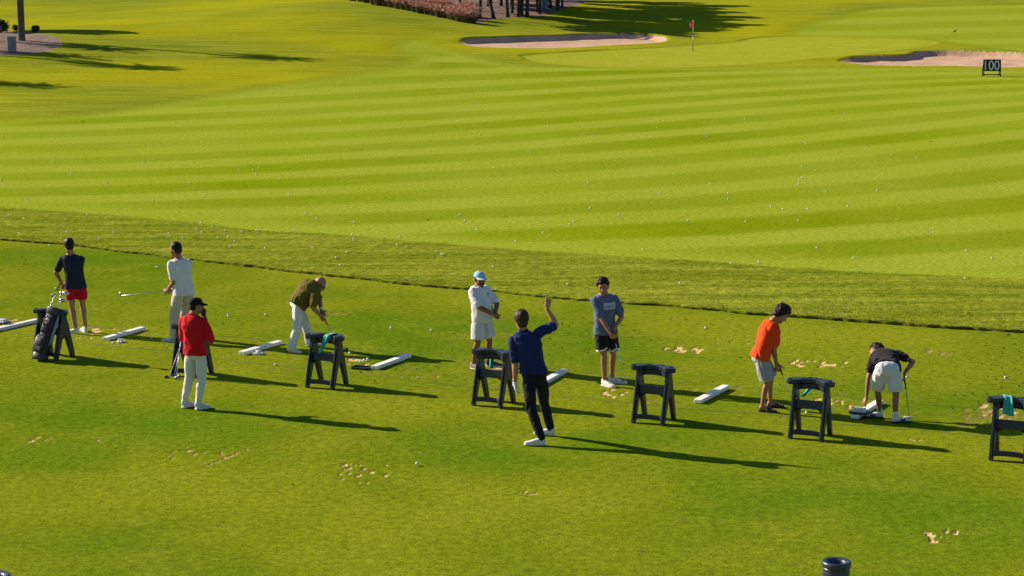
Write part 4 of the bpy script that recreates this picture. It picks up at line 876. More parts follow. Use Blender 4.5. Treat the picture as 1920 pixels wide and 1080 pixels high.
        v2 = (d * .85 + th * .35 + pn * tc).normalized(); r = q + v2 * .032 * k; mb.cap(q, r, (.0108 + g) * k, (.0095 + g) * k, 10, 3); mb.cap(r, r + (v2 + pn * tc * .4).normalized() * .026 * k, (.0095 + g) * k, (.008 + g) * k, 10, 3)
    def head(s, c, f, up=None, k=None, jaw=1.0):
        """c: centre of the head, f: facing"""
        k = (k or s.k) * 1.06; f = Vector(f).normalized(); up = perp(up or Vector((0, 0, 1)), f); r = f.cross(up); s.hc, s.hf, s.hu, s.hr, s.hk = c, f, up, r, k; B = s.B
        P = lambda a, b, e: c + f * a * k + r * b * k + up * e * k; s.HP = P
        B.ell(P(-.012, 0, .035), (r * .074 * k, f * .094 * k, up * .083 * k), 18, 12)
        B.loft([(P(.028, 0, -.118), r * .026 * k * jaw, f * .026 * k), (P(.026, 0, -.105), r * .04 * k * jaw, f * .045 * k), (P(.016, 0, -.07), r * .058 * k * jaw, f * .066 * k), (P(.008, 0, -.02), r * .066 * k, f * .078 * k), (P(0, 0, .03), r * .070 * k, f * .084 * k), (P(-.005, 0, .08), r * .055 * k, f * .06 * k)], 20, 2.3)
        B.cap(P(.082, 0, .008), P(.100, 0, -.032), .009 * k, .014 * k); B.ell(P(.088, .012, -.035), (r * .009 * k, f * .01 * k, up * .008 * k)); B.ell(P(.088, -.012, -.035), (r * .009 * k, f * .01 * k, up * .008 * k))
        B.cap(P(.078, .03, .026), P(.083, .008, .022), .009 * k, .008 * k); B.cap(P(.078, -.03, .026), P(.083, -.008, .022), .009 * k, .008 * k)
        B.cap(P(.070, .018, -.066), P(.070, -.018, -.066), .013 * k, .013 * k); B.ell(P(.066, 0, -.105), (r * .022 * k, f * .014 * k, up * .016 * k))
        for g in (-1, 1):
            B.ell(P(-.012, g * .076, -.008), (r * .009 * k, (f * .017 + up * .006) * k, up * .031 * k), 10, 8); B.ell(P(.055, g * .045, -.03), (r * .018 * k, f * .018 * k, up * .02 * k), 10, 7)
        B.cap(P(-.02, 0, -.06), s.neck - s.cf * 0 , .056 * k, .062 * k); B.cap(P(-.02, 0, -.06), s.chest + s.up2 * .12 * s.k, .054 * k, .056 * k)
    def face(s, eyes=True, lips=True, brows=None):
        k = s.hk; P = s.HP; r, f, up = s.hr, s.hf, s.hu
        if eyes:
            for g in (-1, 1): b = MB(); b.ell(P(.0765, g * .031, .006), (r * .014 * k, f * .008 * k, up * .006 * k), 12, 8); b.build("eye", M_EYE, s.root)
        if brows:
            for g in (-1, 1): b = MB(); b.tube([P(.086, g * .012, .025), P(.087, g * .03, .031), P(.072, g * .048, .025)], [.004 * k, .0055 * k, .003 * k], 6); b.build("eyebrow", brows, s.root)
        if lips: b = MB(); b.ell(P(.0815, 0, -.067), (r * .023 * k, f * .005 * k, up * .007 * k), 12, 7); b.build("lips", M_LIP, s.root)
    def hair(s, m, vol=.012, front=.05, low=-.075, curl=0.0, seed=1, side=-.02, top=.0):
        """hair cap: a shell over the cranium that dips under the skin below the hairline"""
        k = s.hk; bm = bmesh.new(); bmesh.ops.create_icosphere(bm, subdivisions=5, radius=1); r, f, up = s.hr, s.hf, s.hu; o = Vector((0, -.012, .012))
        E = [(Vector((0, -.012, .035)), Vector((.074, .094, .083))), (Vector((0, -.038, -.022)), Vector((.060, .066, .085)))]
        for v in bm.verts:
            n = v.co.normalized(); R = .03
            for c, a in E:
                P_ = Vector(((o.x - c.x) / a.x, (o.y - c.y) / a.y, (o.z - c.z) / a.z)); D = Vector((n.x / a.x, n.y / a.y, n.z / a.z)); A, Bq, C = D.dot(D), P_.dot(D), P_.dot(P_) - 1; q = Bq * Bq - A * C
                if q > 0: R = max(R, (-Bq + math.sqrt(q)) / A)
            h = o.z + n.z * R; y = n.y; x = n.x
            line = low if y < -.35 else low + (side - low) * (y + .35) / .45 if y < .1 else side + (front - side) * min(1, (y - .1) / .55)
            t = max(0.0, min(1.0, (h - line) / .022)); q = Vector((x * 3.1 + seed, y * 3.1, n.z * 3.1 + seed)); w = noise.noise(q * 1.5) * .5 + noise.noise(q * 3.6) * .4 + noise.noise(q * 8) * .3
            e = -.012 + (vol + .012 + top * max(0, n.z) * (1.0 if y < .5 else .6) + curl * w + .004 * noise.noise(q * 9)) * (t * t * (3 - 2 * t)) * (.6 + .4 * min(1, max(0, (h + .09) / .08)))
            P_ = o * k + n * (R * k + e); v.co = s.hc + f * P_.y + r * P_.x + up * P_.z
        b = MB(); b.bm(bm); return b.build("hair", m, s.root)
    def cap_hat(s, m, logo=None, visor=None):
        k = s.hk; P = s.HP; r, f, up = s.hr, s.hf, s.hu; n = 28; vs = []; fs = []
        for j in range(8):
            a = j / 7 * math.pi / 2; z = .03 + .092 * math.sin(a); q = math.cos(a) ** .75
            for i in range(n):
                t = 2 * math.pi * i / n; vs.append(P(-.010 + math.sin(t) * .104 * q, math.cos(t) * .085 * q, z - .012 * math.sin(t) * -1 * (1 - j / 7) * .0))
        for j in range(7):
            for i in range(n): fs.append((j * n + i, j * n + (i + 1) % n, (j + 1) * n + (i + 1) % n, (j + 1) * n + i))
        fs.append(tuple(range(n - 1, -1, -1))); b = MB(); b.add(vs, fs); b.ell(P(-.01, 0, .124), (r * .006, f * .006, up * .004), 8, 5); o = b.build("cap", m, s.root)
        vs = []; fs = []; mm = 15
        for lay in (0, 1):
            for a in range(5):
                for i in range(mm):
                    t = math.radians(-74 + 148 * i / (mm - 1)); rad = a / 4; x = math.sin(t) * (.083 + .0 * rad); y0 = math.cos(t) * .10 - .01; ext = .075 * (math.cos(t * .95)) ** .6 * rad
                    vs.append(P(y0 + ext, x * (1 + .04 * rad), .036 - lay * .006 - .020 * rad * rad - .20 * abs(x) ** 1.5 * rad))
        o_ = 5 * mm
        for a in range(4):
            for i in range(mm - 1): q = a * mm + i; fs += [(q, q + 1, q + mm + 1, q + mm), (o_ + q, o_ + q + mm, o_ + q + mm + 1, o_ + q + 1)]
        for i in range(mm - 1): q = 4 * mm + i; fs += [(q, q + 1, o_ + q + 1, o_ + q), (i + 1, i, o_ + i, o_ + i + 1)]
        for a in range(4): q = a * mm; fs += [(q, q + mm, o_ + q + mm, o_ + q), (q + mm - 1 + mm, q + mm - 1, o_ + q + mm - 1, o_ + q + 2 * mm - 1)]
        b = MB(); b.add(vs, fs); b.build("visor", visor or m, o)
        if logo: b = MB(); b.tube([P(.075, -.03, .075), P(.087, -.012, .066), P(.083, .012, .082)] if logo is True else logo, [.002, .006, .002], 6); b.build("emblem", M_WHITE, o)
        return o
    def glasses(s):
        k = s.hk; P = s.HP; r, f, up = s.hr, s.hf, s.hu; b = MB()
        for g in (-1, 1): b.ell(P(.088, g * .032, .004), (r * .029 * k, (f * .007 - r * g * .004) * k, up * .019 * k), 14, 8); b.tube([P(.084, g * .058, .010), P(.04, g * .078, .012), P(-.012, g * .082, .012)], .004, 6)
        b.tube([P(.096, -.012, .010), P(.097, .012, .010)], .004, 6); b.build("sunglasses", M_LENS, s.root)
    def shirt(s, m, sleeves, hem=.30, g=.018, loose=.012, wr=.006, seed=1.0, name="shirt", collar=None, tails=0.0):
        """sleeves: list of (shoulder, elbow, fraction or full chain)"""
        k = s.k; R = s.rings(g); mb = MB(); lo = s.pel.lerp(s.chest, -.0) - s.up1 * hem * .30
        a = [(s.pel - s.up1 * hem + s.pf * s.belly * .25, R[1][1] * (1 + loose * 6), R[1][2] * (1 + loose * 7 + s.belly * 1.2)), (s.pel + s.up1 * max(.0, .07 - hem) + s.pf * s.belly * .4, R[1][1] * (1 + loose * 4), R[1][2] * (1 + loose * 5 + s.belly * 1.5))] + [(c, x * (1 + loose * 3), y * (1 + loose * 3)) for c, x, y in R[2:5]] + R[5:7] + [(R[7][0] - s.up2 * .018, R[7][1] * 1.0, R[7][2] * 1.0)]
        mb.loft(a, 26, 2.4)
        for ch in sleeves:
            for (p, q, ra, rb) in ch: mb.cap(p, q, ra, rb, 14, 2)
        o = s.part(name, mb, m, .0085, 3, wr, (7, 7, 4.5), seed); return o
    def trousers(s, m, legs, g=.014, top=.09, wr=.006, seed=2.0, hem_r=.07, name="trousers", knee_r=None, thigh=1.0):
        """legs: (hip, knee, ankle)"""
        k = s.k; R = s.rings(g); mb = MB(); ax = (s.up1 + Vector((0, 0, 1.2))).normalized()
        mb.loft([(s.pel - ax * .11, R[0][1] * 1.0, R[0][2] * .95), (s.pel - ax * .04, R[1][1], R[1][2]), (s.pel + s.up1 * top, R[2][1] * 1.0, R[2][2])], 24, 2.4)
        for h, kn, an in legs:
            kr = knee_r or (.062 * k + g); d = (an - kn).normalized()
            mb.cap(h.lerp(kn, .06), h.lerp(kn, .3), (.066 * k + g) * thigh, (.080 * k + g) * thigh, 16); mb.cap(h.lerp(kn, .3), h.lerp(kn, .55), (.080 * k + g) * thigh, (.074 * k + g) * thigh, 16); mb.cap(h.lerp(kn, .55), kn, (.076 * k + g) * thigh, kr, 16); mb.cap(kn, kn.lerp(an, .5), kr, (kr + hem_r) / 2, 16); mb.cap(kn.lerp(an, .5), an, (kr + hem_r) / 2, hem_r, 16, 2)
        return s.part(name, mb, m, .0085, 3, wr, (8, 8, 5), seed)
    def shorts(s, m, legs, g=.016, top=.09, hem_r=.105, wr=.006, seed=3.0, frac=.85, seat=False):
        """legs: (hip, knee); the hem sits at frac of the thigh"""
        k = s.k; R = s.rings(g); mb = MB(); out = []; ax = (s.up1 + Vector((0, 0, 1.2))).normalized()
        mb.loft([(s.pel - ax * .12, R[0][1] * 1.02, R[0][2] * 1.0), (s.pel - ax * .04, R[1][1] * .98, R[1][2] * 1.02), (s.pel + s.up1 * top, R[2][1] * .95, R[2][2] * .95)], 24, 2.4)
        if seat:
            for q in (-.06, -.03, 0, .03, .06): mb.ell(s.pel - s.pf * (.02 - abs(q) * .1) - s.up1 * .02 + s.pr * q, (s.pr * .115, s.pf * .118, s.up1 * .125), 18, 12)
        for h, kn in legs:
            e = h.lerp(kn, frac); d = (kn - h).normalized(); x = perp(s.pr, d); y = d.cross(x)
            mb.loft([(h + d * .01, x * (.062 * k + g), y * (.078 * k + g)), (h.lerp(e, .38), x * (.084 * k + g), y * (.094 * k + g)), (h.lerp(e, .6), x * (.086 * k + g), y * (.096 * k + g)), (e - d * .012, x * hem_r, y * hem_r), (e, x * hem_r * .97, y * hem_r * .97)], 22, 2.2); out.append((e, d, x, y))
        o = s.part("shorts", mb, m, .0085, 3, wr, (9, 9, 4), seed); return o, out
    def shoe(s, heel, toe, m=None, ankle=None, sock=None, slide=None, sole=None):
        """heel and toe on the ground"""
        m = m or M_SHOE; k = s.k; d = (toe - heel); d.z = 0; L = d.length; d = d.normalized(); w = Vector((-d.y, d.x, 0)); Z = Vector((0, 0, 1)); P = lambda a, h: heel + d * a * L + Z * h
        if slide is None:
            b = MB(); b.loft([(P(-.02, .055), w * .030, Z * .035), (P(.04, .06), w * .037, Z * .048), (P(.22, .06), w * .039, Z * .05), (P(.45, .05), w * .043, Z * .038), (P(.72, .037), w * .048, Z * .026), (P(.92, .03), w * .040, Z * .02), (P(1.0, .027), w * .02, Z * .014)], 18, 2.5)
            b.loft([(P(.14, .06), d * .055, w * .036), (P(.13, .095), d * .05, w * .036), (P(.12, .112), d * .044, w * .035)], 16, 2.3); o = s.part("shoe", b, m, .006, 2)
            b = MB(); oc = [(-.035, .028), (.05, .040), (.3, .040), (.6, .049), (.8, .050), (.95, .036), (1.02, .014)]
            b.bm(plate([tuple((heel + d * a * L - w * q).xy) for a, q in oc] + [tuple((heel + d * a * L + w * q).xy) for a, q in oc[::-1]], [], .002, .024, .004)); b.build("sole", sole or M_SOLE, o)
        else:
            s.B.loft([(P(.0, .05), w * .026, Z * .03), (P(.1, .062), w * .033, Z * .042), (P(.3, .06), w * .034, Z * .038), (P(.55, .048), w * .040, Z * .024), (P(.8, .04), w * .042, Z * .015)], 16, 2.4)
            for i, (q, l, rr) in enumerate(((.028, 1.0, .012), (.012, .97, .009), (-.004, .93, .0085), (-.018, .88, .008), (-.031, .82, .0075))):
                sg = 1 if slide > 0 else -1; s.B.cap(P(.76, .038) + w * q * sg, P(l, .034) + w * q * 1.05 * sg, rr, rr * .85, 8, 3)
            oc = [(-.06, .03), (.05, .042), (.3, .042), (.6, .05), (.85, .052), (1.0, .042), (1.06, .02)]; b = MB()
            b.bm(plate([tuple((heel + d * a * L - w * q).xy) for a, q in oc] + [tuple((heel + d * a * L + w * q).xy) for a, q in oc[::-1]], [], .003, .026, .005)); o = b.build("slide", M_BLACK, s.root)
            st = MB(); n = 11; vs = []; fs = []
            for a in (.42, .55, .70):
                for lay in (0, 1):
                    for i in range(n): t = math.pi * i / (n - 1); rr = (.047 + .006 * lay); vs.append(P(a, .024 + (.050 - .035 * (a - .42)) * math.sin(t) * (1 + .12 * lay)) + w * math.cos(t) * rr)
            for q in range(2):
                for i in range(n - 1): A = q * 2 * n; C = A + 2 * n; fs += [(A + n + i, A + n + i + 1, C + n + i + 1, C + n + i), (A + i, C + i, C + i + 1, A + i + 1)]
            for A in (0, 4 * n):
                for i in range(n - 1): fs.append((A + i, A + i + 1, A + n + i + 1, A + n + i))
            st.add(vs, fs); st.build("strap", M_BLACK, o)
        if sock is not None:
            b = MB(); an = ankle; b.cap(P(.12, .05), an + Z * .05, .044, .041, 14); b.loft([(P(-.01, .05), w * .028, Z * .032), (P(.1, .06), w * .037, Z * .045), (P(.35, .055), w * .039, Z * .038), (P(.7, .042), w * .043, Z * .022), (P(.98, .036), w * .03, Z * .014)], 16, 2.4); s.part("sock", b, sock, .007, 2)
    def band(s, a, b_, r, m, name, w=.02): b = MB(); d = (b_ - a).normalized(); b.tube([a - d * w, a, a + d * w], [r, r * 1.06, r], 14); return b.build(name, m, s.root)
def ank(heel, toe, h=.095): d = toe - heel; return heel + d * .17 + Vector((0, 0, h))
def slv(sh, el, k, f=.75, r0=.068, r1=.066, wr=None): return [(sh, sh.lerp(el, f), r0 * k, r1 * k)]

H_BLACK = hairm("black_hair", (.012, .009, .008)); H_BROWN = hairm("brown_hair", (.045, .022, .013))
def zoomer(ox, oy, sc): return lambda u, v: (ox + u / sc, oy + v / sc)
UP = Vector((0, 0, 1))

# ---------- 1: man in navy T-shirt and red shorts, seen from behind
def person_navy():
    z = zoomer(60, 440, 4.317); g = lambda u, v: G(*z(u, v)); c = (g(350, 800) + g(430, 785)) / 2
    p = Person("man in a navy T-shirt and red shorts standing behind the golf bag", c, skin("skin_navy_man", (.33, .165, .10)), 1.0); Y = c.y; w = lambda u, v, dy=0: p.L(WP(*z(u, v), Y + dy)); l = lambda u, v: p.L(g(u, v))
    f = flat(125); r = flat(35)
    hl, tl = l(372, 806), l(372, 806) + flat(160) * .27; hr, tr = l(440, 793), l(440, 793) + flat(120) * .27
    p.torso(w(352, 396), w(334, 240, .03), w(314, 158, .05), flat(8), flat(2)); sr, sl = p.shoulders(.18, .075); hpr, hpl = p.hips()
    kr = p.leg(hpr, ank(hr, tr), flat(110)); kl = p.leg(hpl, ank(hl, tl), flat(130))
    wl = w(243, 398, .22); el = p.arm(sl, wl, flat(190) + Vector((0, 0, -.2))); wr = w(262, 405, .32); er = p.arm(sr, wr, flat(20))
    d = (flat(110) + Vector((0, 0, -.9))); p.hand(wl, d, r, f, (.9, 1.0, .8)); p.hand(wr, d, -r, f, (.9, 1.0, .8))
    p.head(w(298, 84, .06), flat(118) + Vector((0, 0, -.1))); p.face(); p.hair(H_BLACK, .014, .06, -.085, .006, 1, -.04); p.fin()
    p.shirt(cloth("navy_jersey", (.020, .020, .042)), [slv(sr, er, 1, .72), slv(sl, el, 1, .72)], .092, .020, .016, .007, 1.3)
    p.shorts(cloth("red_shorts_cloth", (.42, .008, .016)), [(hpr, kr), (hpl, kl)], .014, .06, .098, .005, 2.2, .62)
    p.shoe(hl, tl); p.shoe(hr, tr)
    G1 = p.o + wl + d.normalized() * .07; club(G1 + flat(110) * -.04 + UP * .12, G1 + flat(150) * .55 + UP * -.80, "golf club held by the man in navy, mostly hidden behind him", "iron", toe=flat(120))
    return p
person_navy()

# ---------- 2: man in white T-shirt and beige trousers, pointing a club left
def person_white_tee():
    z = zoomer(210, 450, 5.144); g = lambda u, v: G(*z(u, v)); c = (g(600, 985) + g(720, 960)) / 2
    p = Person("man in a white T-shirt and beige trousers holding a club out to the left", c, skin("skin_white_tee_man", (.30, .145, .085)), 1.03); Y = c.y; w = lambda u, v, dy=0: p.L(WP(*z(u, v), Y + dy)); l = lambda u, v: p.L(g(u, v))
    f = flat(150); r = flat(60)
    hl, tl = l(628, 985), l(628, 985) + flat(172) * .28; hr, tr = l(735, 950), l(735, 950) + flat(130) * .28
    p.torso(w(688, 478), w(672, 330, .02), w(640, 178, .02), flat(35), flat(38)); sr, sl = p.shoulders(.18, .08); hpr, hpl = p.hips()
    kr = p.leg(hpr, ank(hr, tr), f, .8); kl = p.leg(hpl, ank(hl, tl), f, .8)
    wl = w(532, 492, .02); el = p.arm(sl, wl, flat(-40) + Vector((0, 0, -.5))); wr = w(585, 482, .22); er = p.arm(sr, wr, flat(60) + Vector((0, 0, -.5)))
    cd = (w(75, 535, .75) - w(500, 500, .08)).normalized(); p.hand(wl, (cd + UP * -.3), flat(60) , UP, (.9, 1.0, .8)); p.hand(wr, (cd + UP * -.3), flat(-120), UP, (.9, 1.0, .8))
    p.head(w(612, 92, .03), flat(160) + Vector((0, 0, -.12))); p.face(); p.hair(H_BLACK, .010, .058, -.07, .004, 2, -.03, .004); p.fin()
    p.shirt(cloth("white_jersey", (.62, .62, .64)), [slv(sr, er, 1.03, .72), slv(sl, el, 1.03, .75)], .105, .022, .016, .008, 4.1)
    p.trousers(cloth("beige_chino", (.52, .45, .37)), [(hpr, kr, ank(hr, tr, .085)), (hpl, kl, ank(hl, tl, .085))], .020, .06, .008, 2.2, .078)
    p.shoe(hl, tl); p.shoe(hr, tr)
    club(p.o + wl - cd * .10 + UP * .01, p.o + w(80, 538, .75), "golf club held out to the left by the man in the white T-shirt", "iron", toe=flat(120) + UP * .8, shaft_mat=M_STEEL); return p
person_white_tee()

# ---------- 3: man in red with a black cap, holding up a phone
def person_red():
    z = zoomer(300, 545, 4.692); g = lambda u, v: G(*z(u, v)); c = (g(240, 1030) + g(370, 1040)) / 2
    p = Person("man in a red long-sleeved polo, white trousers and black cap, looking at a phone", c, skin("skin_red_man", (.30, .145, .085)), .98); Y = c.y; w = lambda u, v, dy=0: p.L(WP(*z(u, v), Y + dy)); l = lambda u, v: p.L(g(u, v))
    hl, tl = l(200, 1032), l(308, 1008); hr, tr = l(318, 1049), l(442, 1028)
    p.torso(w(312, 534), w(296, 345), w(292, 212, .03), flat(-22), flat(-20)); sr, sl = p.shoulders(.185, .085); hpr, hpl = p.hips()
    kr = p.leg(hpr, ank(hr, tr), flat(60), .8); kl = p.leg(hpl, ank(hl, tl), flat(60), .8)
    wr = w(410, 288, .06); er = p.arm(sr, wr, Vector((.35, -.2, -1))); wl = w(330, 470, .26); el = p.arm(sl, wl, flat(200) + UP * -.4)
    p.hand(wr, UP + flat(170) * .15, flat(160), flat(100), (.55, .7, .5)); p.hand(wl, flat(0) + UP * .1, flat(-90), UP, (.5, .7, .5))
    p.head(w(322, 132, .03), flat(22) + Vector((0, 0, -.05))); p.face(brows=H_BLACK); p.hair(H_BLACK, .005, .03, -.07, 0, 3, -.03)
    P = p.HP; p.cap_hat(cloth("black_cap_cloth", (.010, .010, .012), .1), logo=[P(.05, .068, .075), P(.062, .063, .068), P(.085, .045, .082)]); p.fin()
    m = cloth("red_polo_cloth", (.52, .008, .012))
    s = lambda a, e, q: [(a, e, .066, .058), (e, e.lerp(q, .88), .058, .042)]
    p.shirt(m, [s(sr, er, wr), s(sl, el, wl)], .045, .022, .012, .008, 5.5)
    b = MB(); n = p.neck; b.loft([(n - p.up2 * .035, p.cr * .082, p.cf * .078), (n + p.up2 * .02, p.cr * .072, p.cf * .068), (n + p.up2 * .028, p.cr * .064, p.cf * .060)], 20); p.part("collar", b, m, .006, 2)
    p.trousers(cloth("white_twill", (.62, .60, .575)), [(hpr, kr, ank(hr, tr, .11)), (hpl, kl, ank(hl, tl, .11))], .010, .09, .006, 6.2, .050)
    p.shoe(hl, tl); p.shoe(hr, tr)
    ph = empty("phone", p.o + w(384, 200, .05)); tag(ph, "dark smartphone held up in front of the face of the man in red", "phone")
    R = Matrix.Rotation(math.radians(-24), 3, 'Z') @ Matrix.Rotation(math.radians(10), 3, 'Y') @ Matrix.Rotation(.12, 3, 'X'); b = MB(); b.box((0, 0, 0), (.078, .010, .155), R, .004); b.build("case", M_BLACK, ph); b = MB(); b.box(R @ Vector((0, -.0056, 0)), (.070, .002, .145), R); b.build("screen", mat("phone_glass", (.05, .055, .09), .15, .5), ph); return p
person_red()

# ---------- 4: bald man in olive, bent over the ball
def person_olive():
    z = zoomer(520, 510, 4.693); g = lambda u, v: G(*z(u, v)); c = (g(150, 715) + g(320, 655)) / 2
    p = Person("bald man in an olive shirt and white trousers bending over his club", c, skin("skin_olive_man", (.34, .16, .092)), 1.02); Y = c.y; w = lambda u, v, dy=0: p.L(WP(*z(u, v), Y + dy)); l = lambda u, v: p.L(g(u, v))
    hr, tr = l(105, 712), l(213, 722); hl, tl = l(262, 660), l(385, 655); f = flat(-8)
    p.torso(w(176, 268), w(245, 165, .02), w(325, 98, .05), flat(-70), flat(-62), .05, 1.08); sr, sl = p.shoulders(.18, .05, (.05, 0), (.05, 0)); hpr, hpl = p.hips(.10)
    kr = p.leg(hpr, ank(hr, tr), flat(0), .8, 1.012); kl = p.leg(hpl, ank(hl, tl), flat(0), .8, 1.012)
    wr = w(378, 382, -.10); er = p.arm(sr, wr, flat(-120) + UP * -.2, 1.08); wl = w(385, 338, -.02); el = p.arm(sl, wl, flat(60) + UP * -.2, 1.08)
    cd = (g(580, 700) - (p.o + w(400, 400, -.07))).normalized(); p.hand(wr, cd + flat(0) * .2, flat(90), flat(0), (.9, 1.1, .9)); p.hand(wl, cd + flat(0) * .1, flat(-90), flat(0), (.9, 1.1, .9))
    p.head(w(376, 108, .04), flat(-12) + Vector((0, 0, -.85)), Vector((.6, 0, 1))); p.face(eyes=False); p.glasses(); p.fin()
    p.band(el.lerp(wl, .90), wl, .034, M_WHITE, "wristwatch", .018)
    o = p.shirt(cloth("olive_cloth", (.115, .092, .012)), [slv(sr, er, 1.1, .80, .074, .076), slv(sl, el, 1.1, .8, .074, .076)], .05, .032, .020, .010, 7.5)
    b = MB(); n = p.neck; b.loft([(n - p.up2 * .03, p.cr * .082, p.cf * .078), (n + p.up2 * .03, p.cr * .073, p.cf * .07)], 20); p.part("collar", b, o.data.materials[0], .006, 2)
    p.trousers(cloth("white_linen", (.64, .62, .61)), [(hpr, kr, ank(hr, tr, .085)), (hpl, kl, ank(hl, tl, .085))], .012, -.03, .008, 8.2, .072)
    tan = mat("tan_sole", (.40, .22, .08), .7, .2); p.shoe(hr, tr, sole=tan); p.shoe(hl, tl, sole=tan)
    club(p.o + w(372, 352, -.06), g(585, 700) + UP * .02, "golf club addressed at the ball by the bending man in olive", "iron", toe=flat(20), shaft_mat=M_STEEL); return p
person_olive()

# ---------- 5: man in white with a pale blue cap
def person_blue_cap():
    z = zoomer(860, 495, 4.908); g = lambda u, v: G(*z(u, v)); c = (g(160, 975) + g(290, 940)) / 2
    p = Person("stout man in white T-shirt and shorts wearing a pale blue cap and sunglasses", c, skin("skin_blue_cap_man", (.22, .095, .05)), 1.0); Y = c.y; w = lambda u, v, dy=0: p.L(WP(*z(u, v), Y + dy)); l = lambda u, v: p.L(g(u, v))
    f = flat(-40); hr, tr = l(118, 965), l(118, 965) + flat(-38) * .27; hl, tl = l(258, 942), l(258, 942) + flat(-8) * .27
    p.torso(w(208, 476), w(192, 305), w(183, 195, -.02), flat(-130), flat(-128), .055, 1.0); sr, sl = p.shoulders(.18, .075); hpr, hpl = p.hips()
    kr = p.leg(hpr, ank(hr, tr), f); kl = p.leg(hpl, ank(hl, tl), f)
    wr = w(322, 462, -.36); er = p.arm(sr, wr, flat(210) + UP * -.6, 1.08); wl = w(338, 448, -.14); el = p.arm(sl, wl, flat(40) + UP * -.4, 1.08)
    e = g(600, 900); cd = (e - (p.o + w(355, 495, -.30))).normalized(); p.hand(wr, cd + flat(-20) * .1, flat(60), flat(-40), (.9, 1.1, .9)); p.hand(wl, cd, flat(-120), flat(-40), (.9, 1.1, .9))
    p.head(w(194, 138, -.04), flat(-58) + Vector((0, 0, -.06)), jaw=1.1); p.face(eyes=False); p.glasses(); p.hair(H_BLACK, .005, .03, -.06, 0, 5, -.02); P = p.HP
    b = MB(); b.tube([P(.076, -.032, -.066), P(.092, -.014, -.053), P(.094, 0, -.051), P(.092, .014, -.053), P(.076, .032, -.066)], [.006, .010, .010, .010, .006], 8); b.ell(P(.079, 0, -.104), (p.hr * .016, p.hf * .009, p.hu * .016), 12, 8); b.build("moustache", H_BLACK, p.root)
    p.cap_hat(cloth("pale_blue_cap_cloth", (.27, .46, .74), .1), visor=cloth("pale_visor_cloth", (.52, .60, .70), .05)); p.fin()
    o = p.shirt(cloth("white_cotton", (.63, .62, .64)), [slv(sr, er, 1, .80, .070, .074), slv(sl, el, 1, .8, .070, .074)], .095, .022, .008, .008, 9.5)
    sh, hems = p.shorts(cloth("white_shorts_cloth", (.56, .56, .59)), [(hpr, kr), (hpl, kl)], .016, .05, .112, .006, 3.2, .88)
    q = p.chest + p.cf * .19 - p.cr * .06 + p.up2 * .01; b = MB(); b.box(q, (.03, .004, .045), Matrix((p.cr, p.cf, p.up2)).transposed(), .001); 
    tree = BVHTree.FromPolygons([v.co for v in o.data.vertices], [tuple(f_.vertices) for f_ in o.data.polygons]); hit = tree.ray_cast(p.chest + p.cf * .6 - p.cr * .065 + p.up2 * .02, -p.cf)[0]
    if hit: b = MB(); X, Zz = -p.cr, p.up2; b.tube([hit + p.cf * .004 + X * .008 + Zz * .026, hit + p.cf * .006, hit + p.cf * .004 - X * .012 - Zz * .02], [.004, .008, .003], 6); b.tube([hit + p.cf * .004, hit + p.cf * .004 + X * .012 - Zz * .024], [.006, .003], 6); b.build("emblem", mat("emblem_dark", (.02, .022, .04), .7), o)
    m = mat("pink_grey_knit", (.38, .27, .29), .8, .2, .3, 70, .25, 30); m2 = M_SOLE; p.shoe(hr, tr, m, sole=m2); p.shoe(hl, tl, mat("dark_grey_knit", (.06, .055, .075), .8, .2, .3, 70), sole=m2)
    club(p.o + wr.lerp(wl, .5) - cd * .12 + flat(-40) * .02, e + UP * .02, "golf club held diagonally by the man in the pale blue cap", "iron", toe=flat(-20)); return p
person_blue_cap()

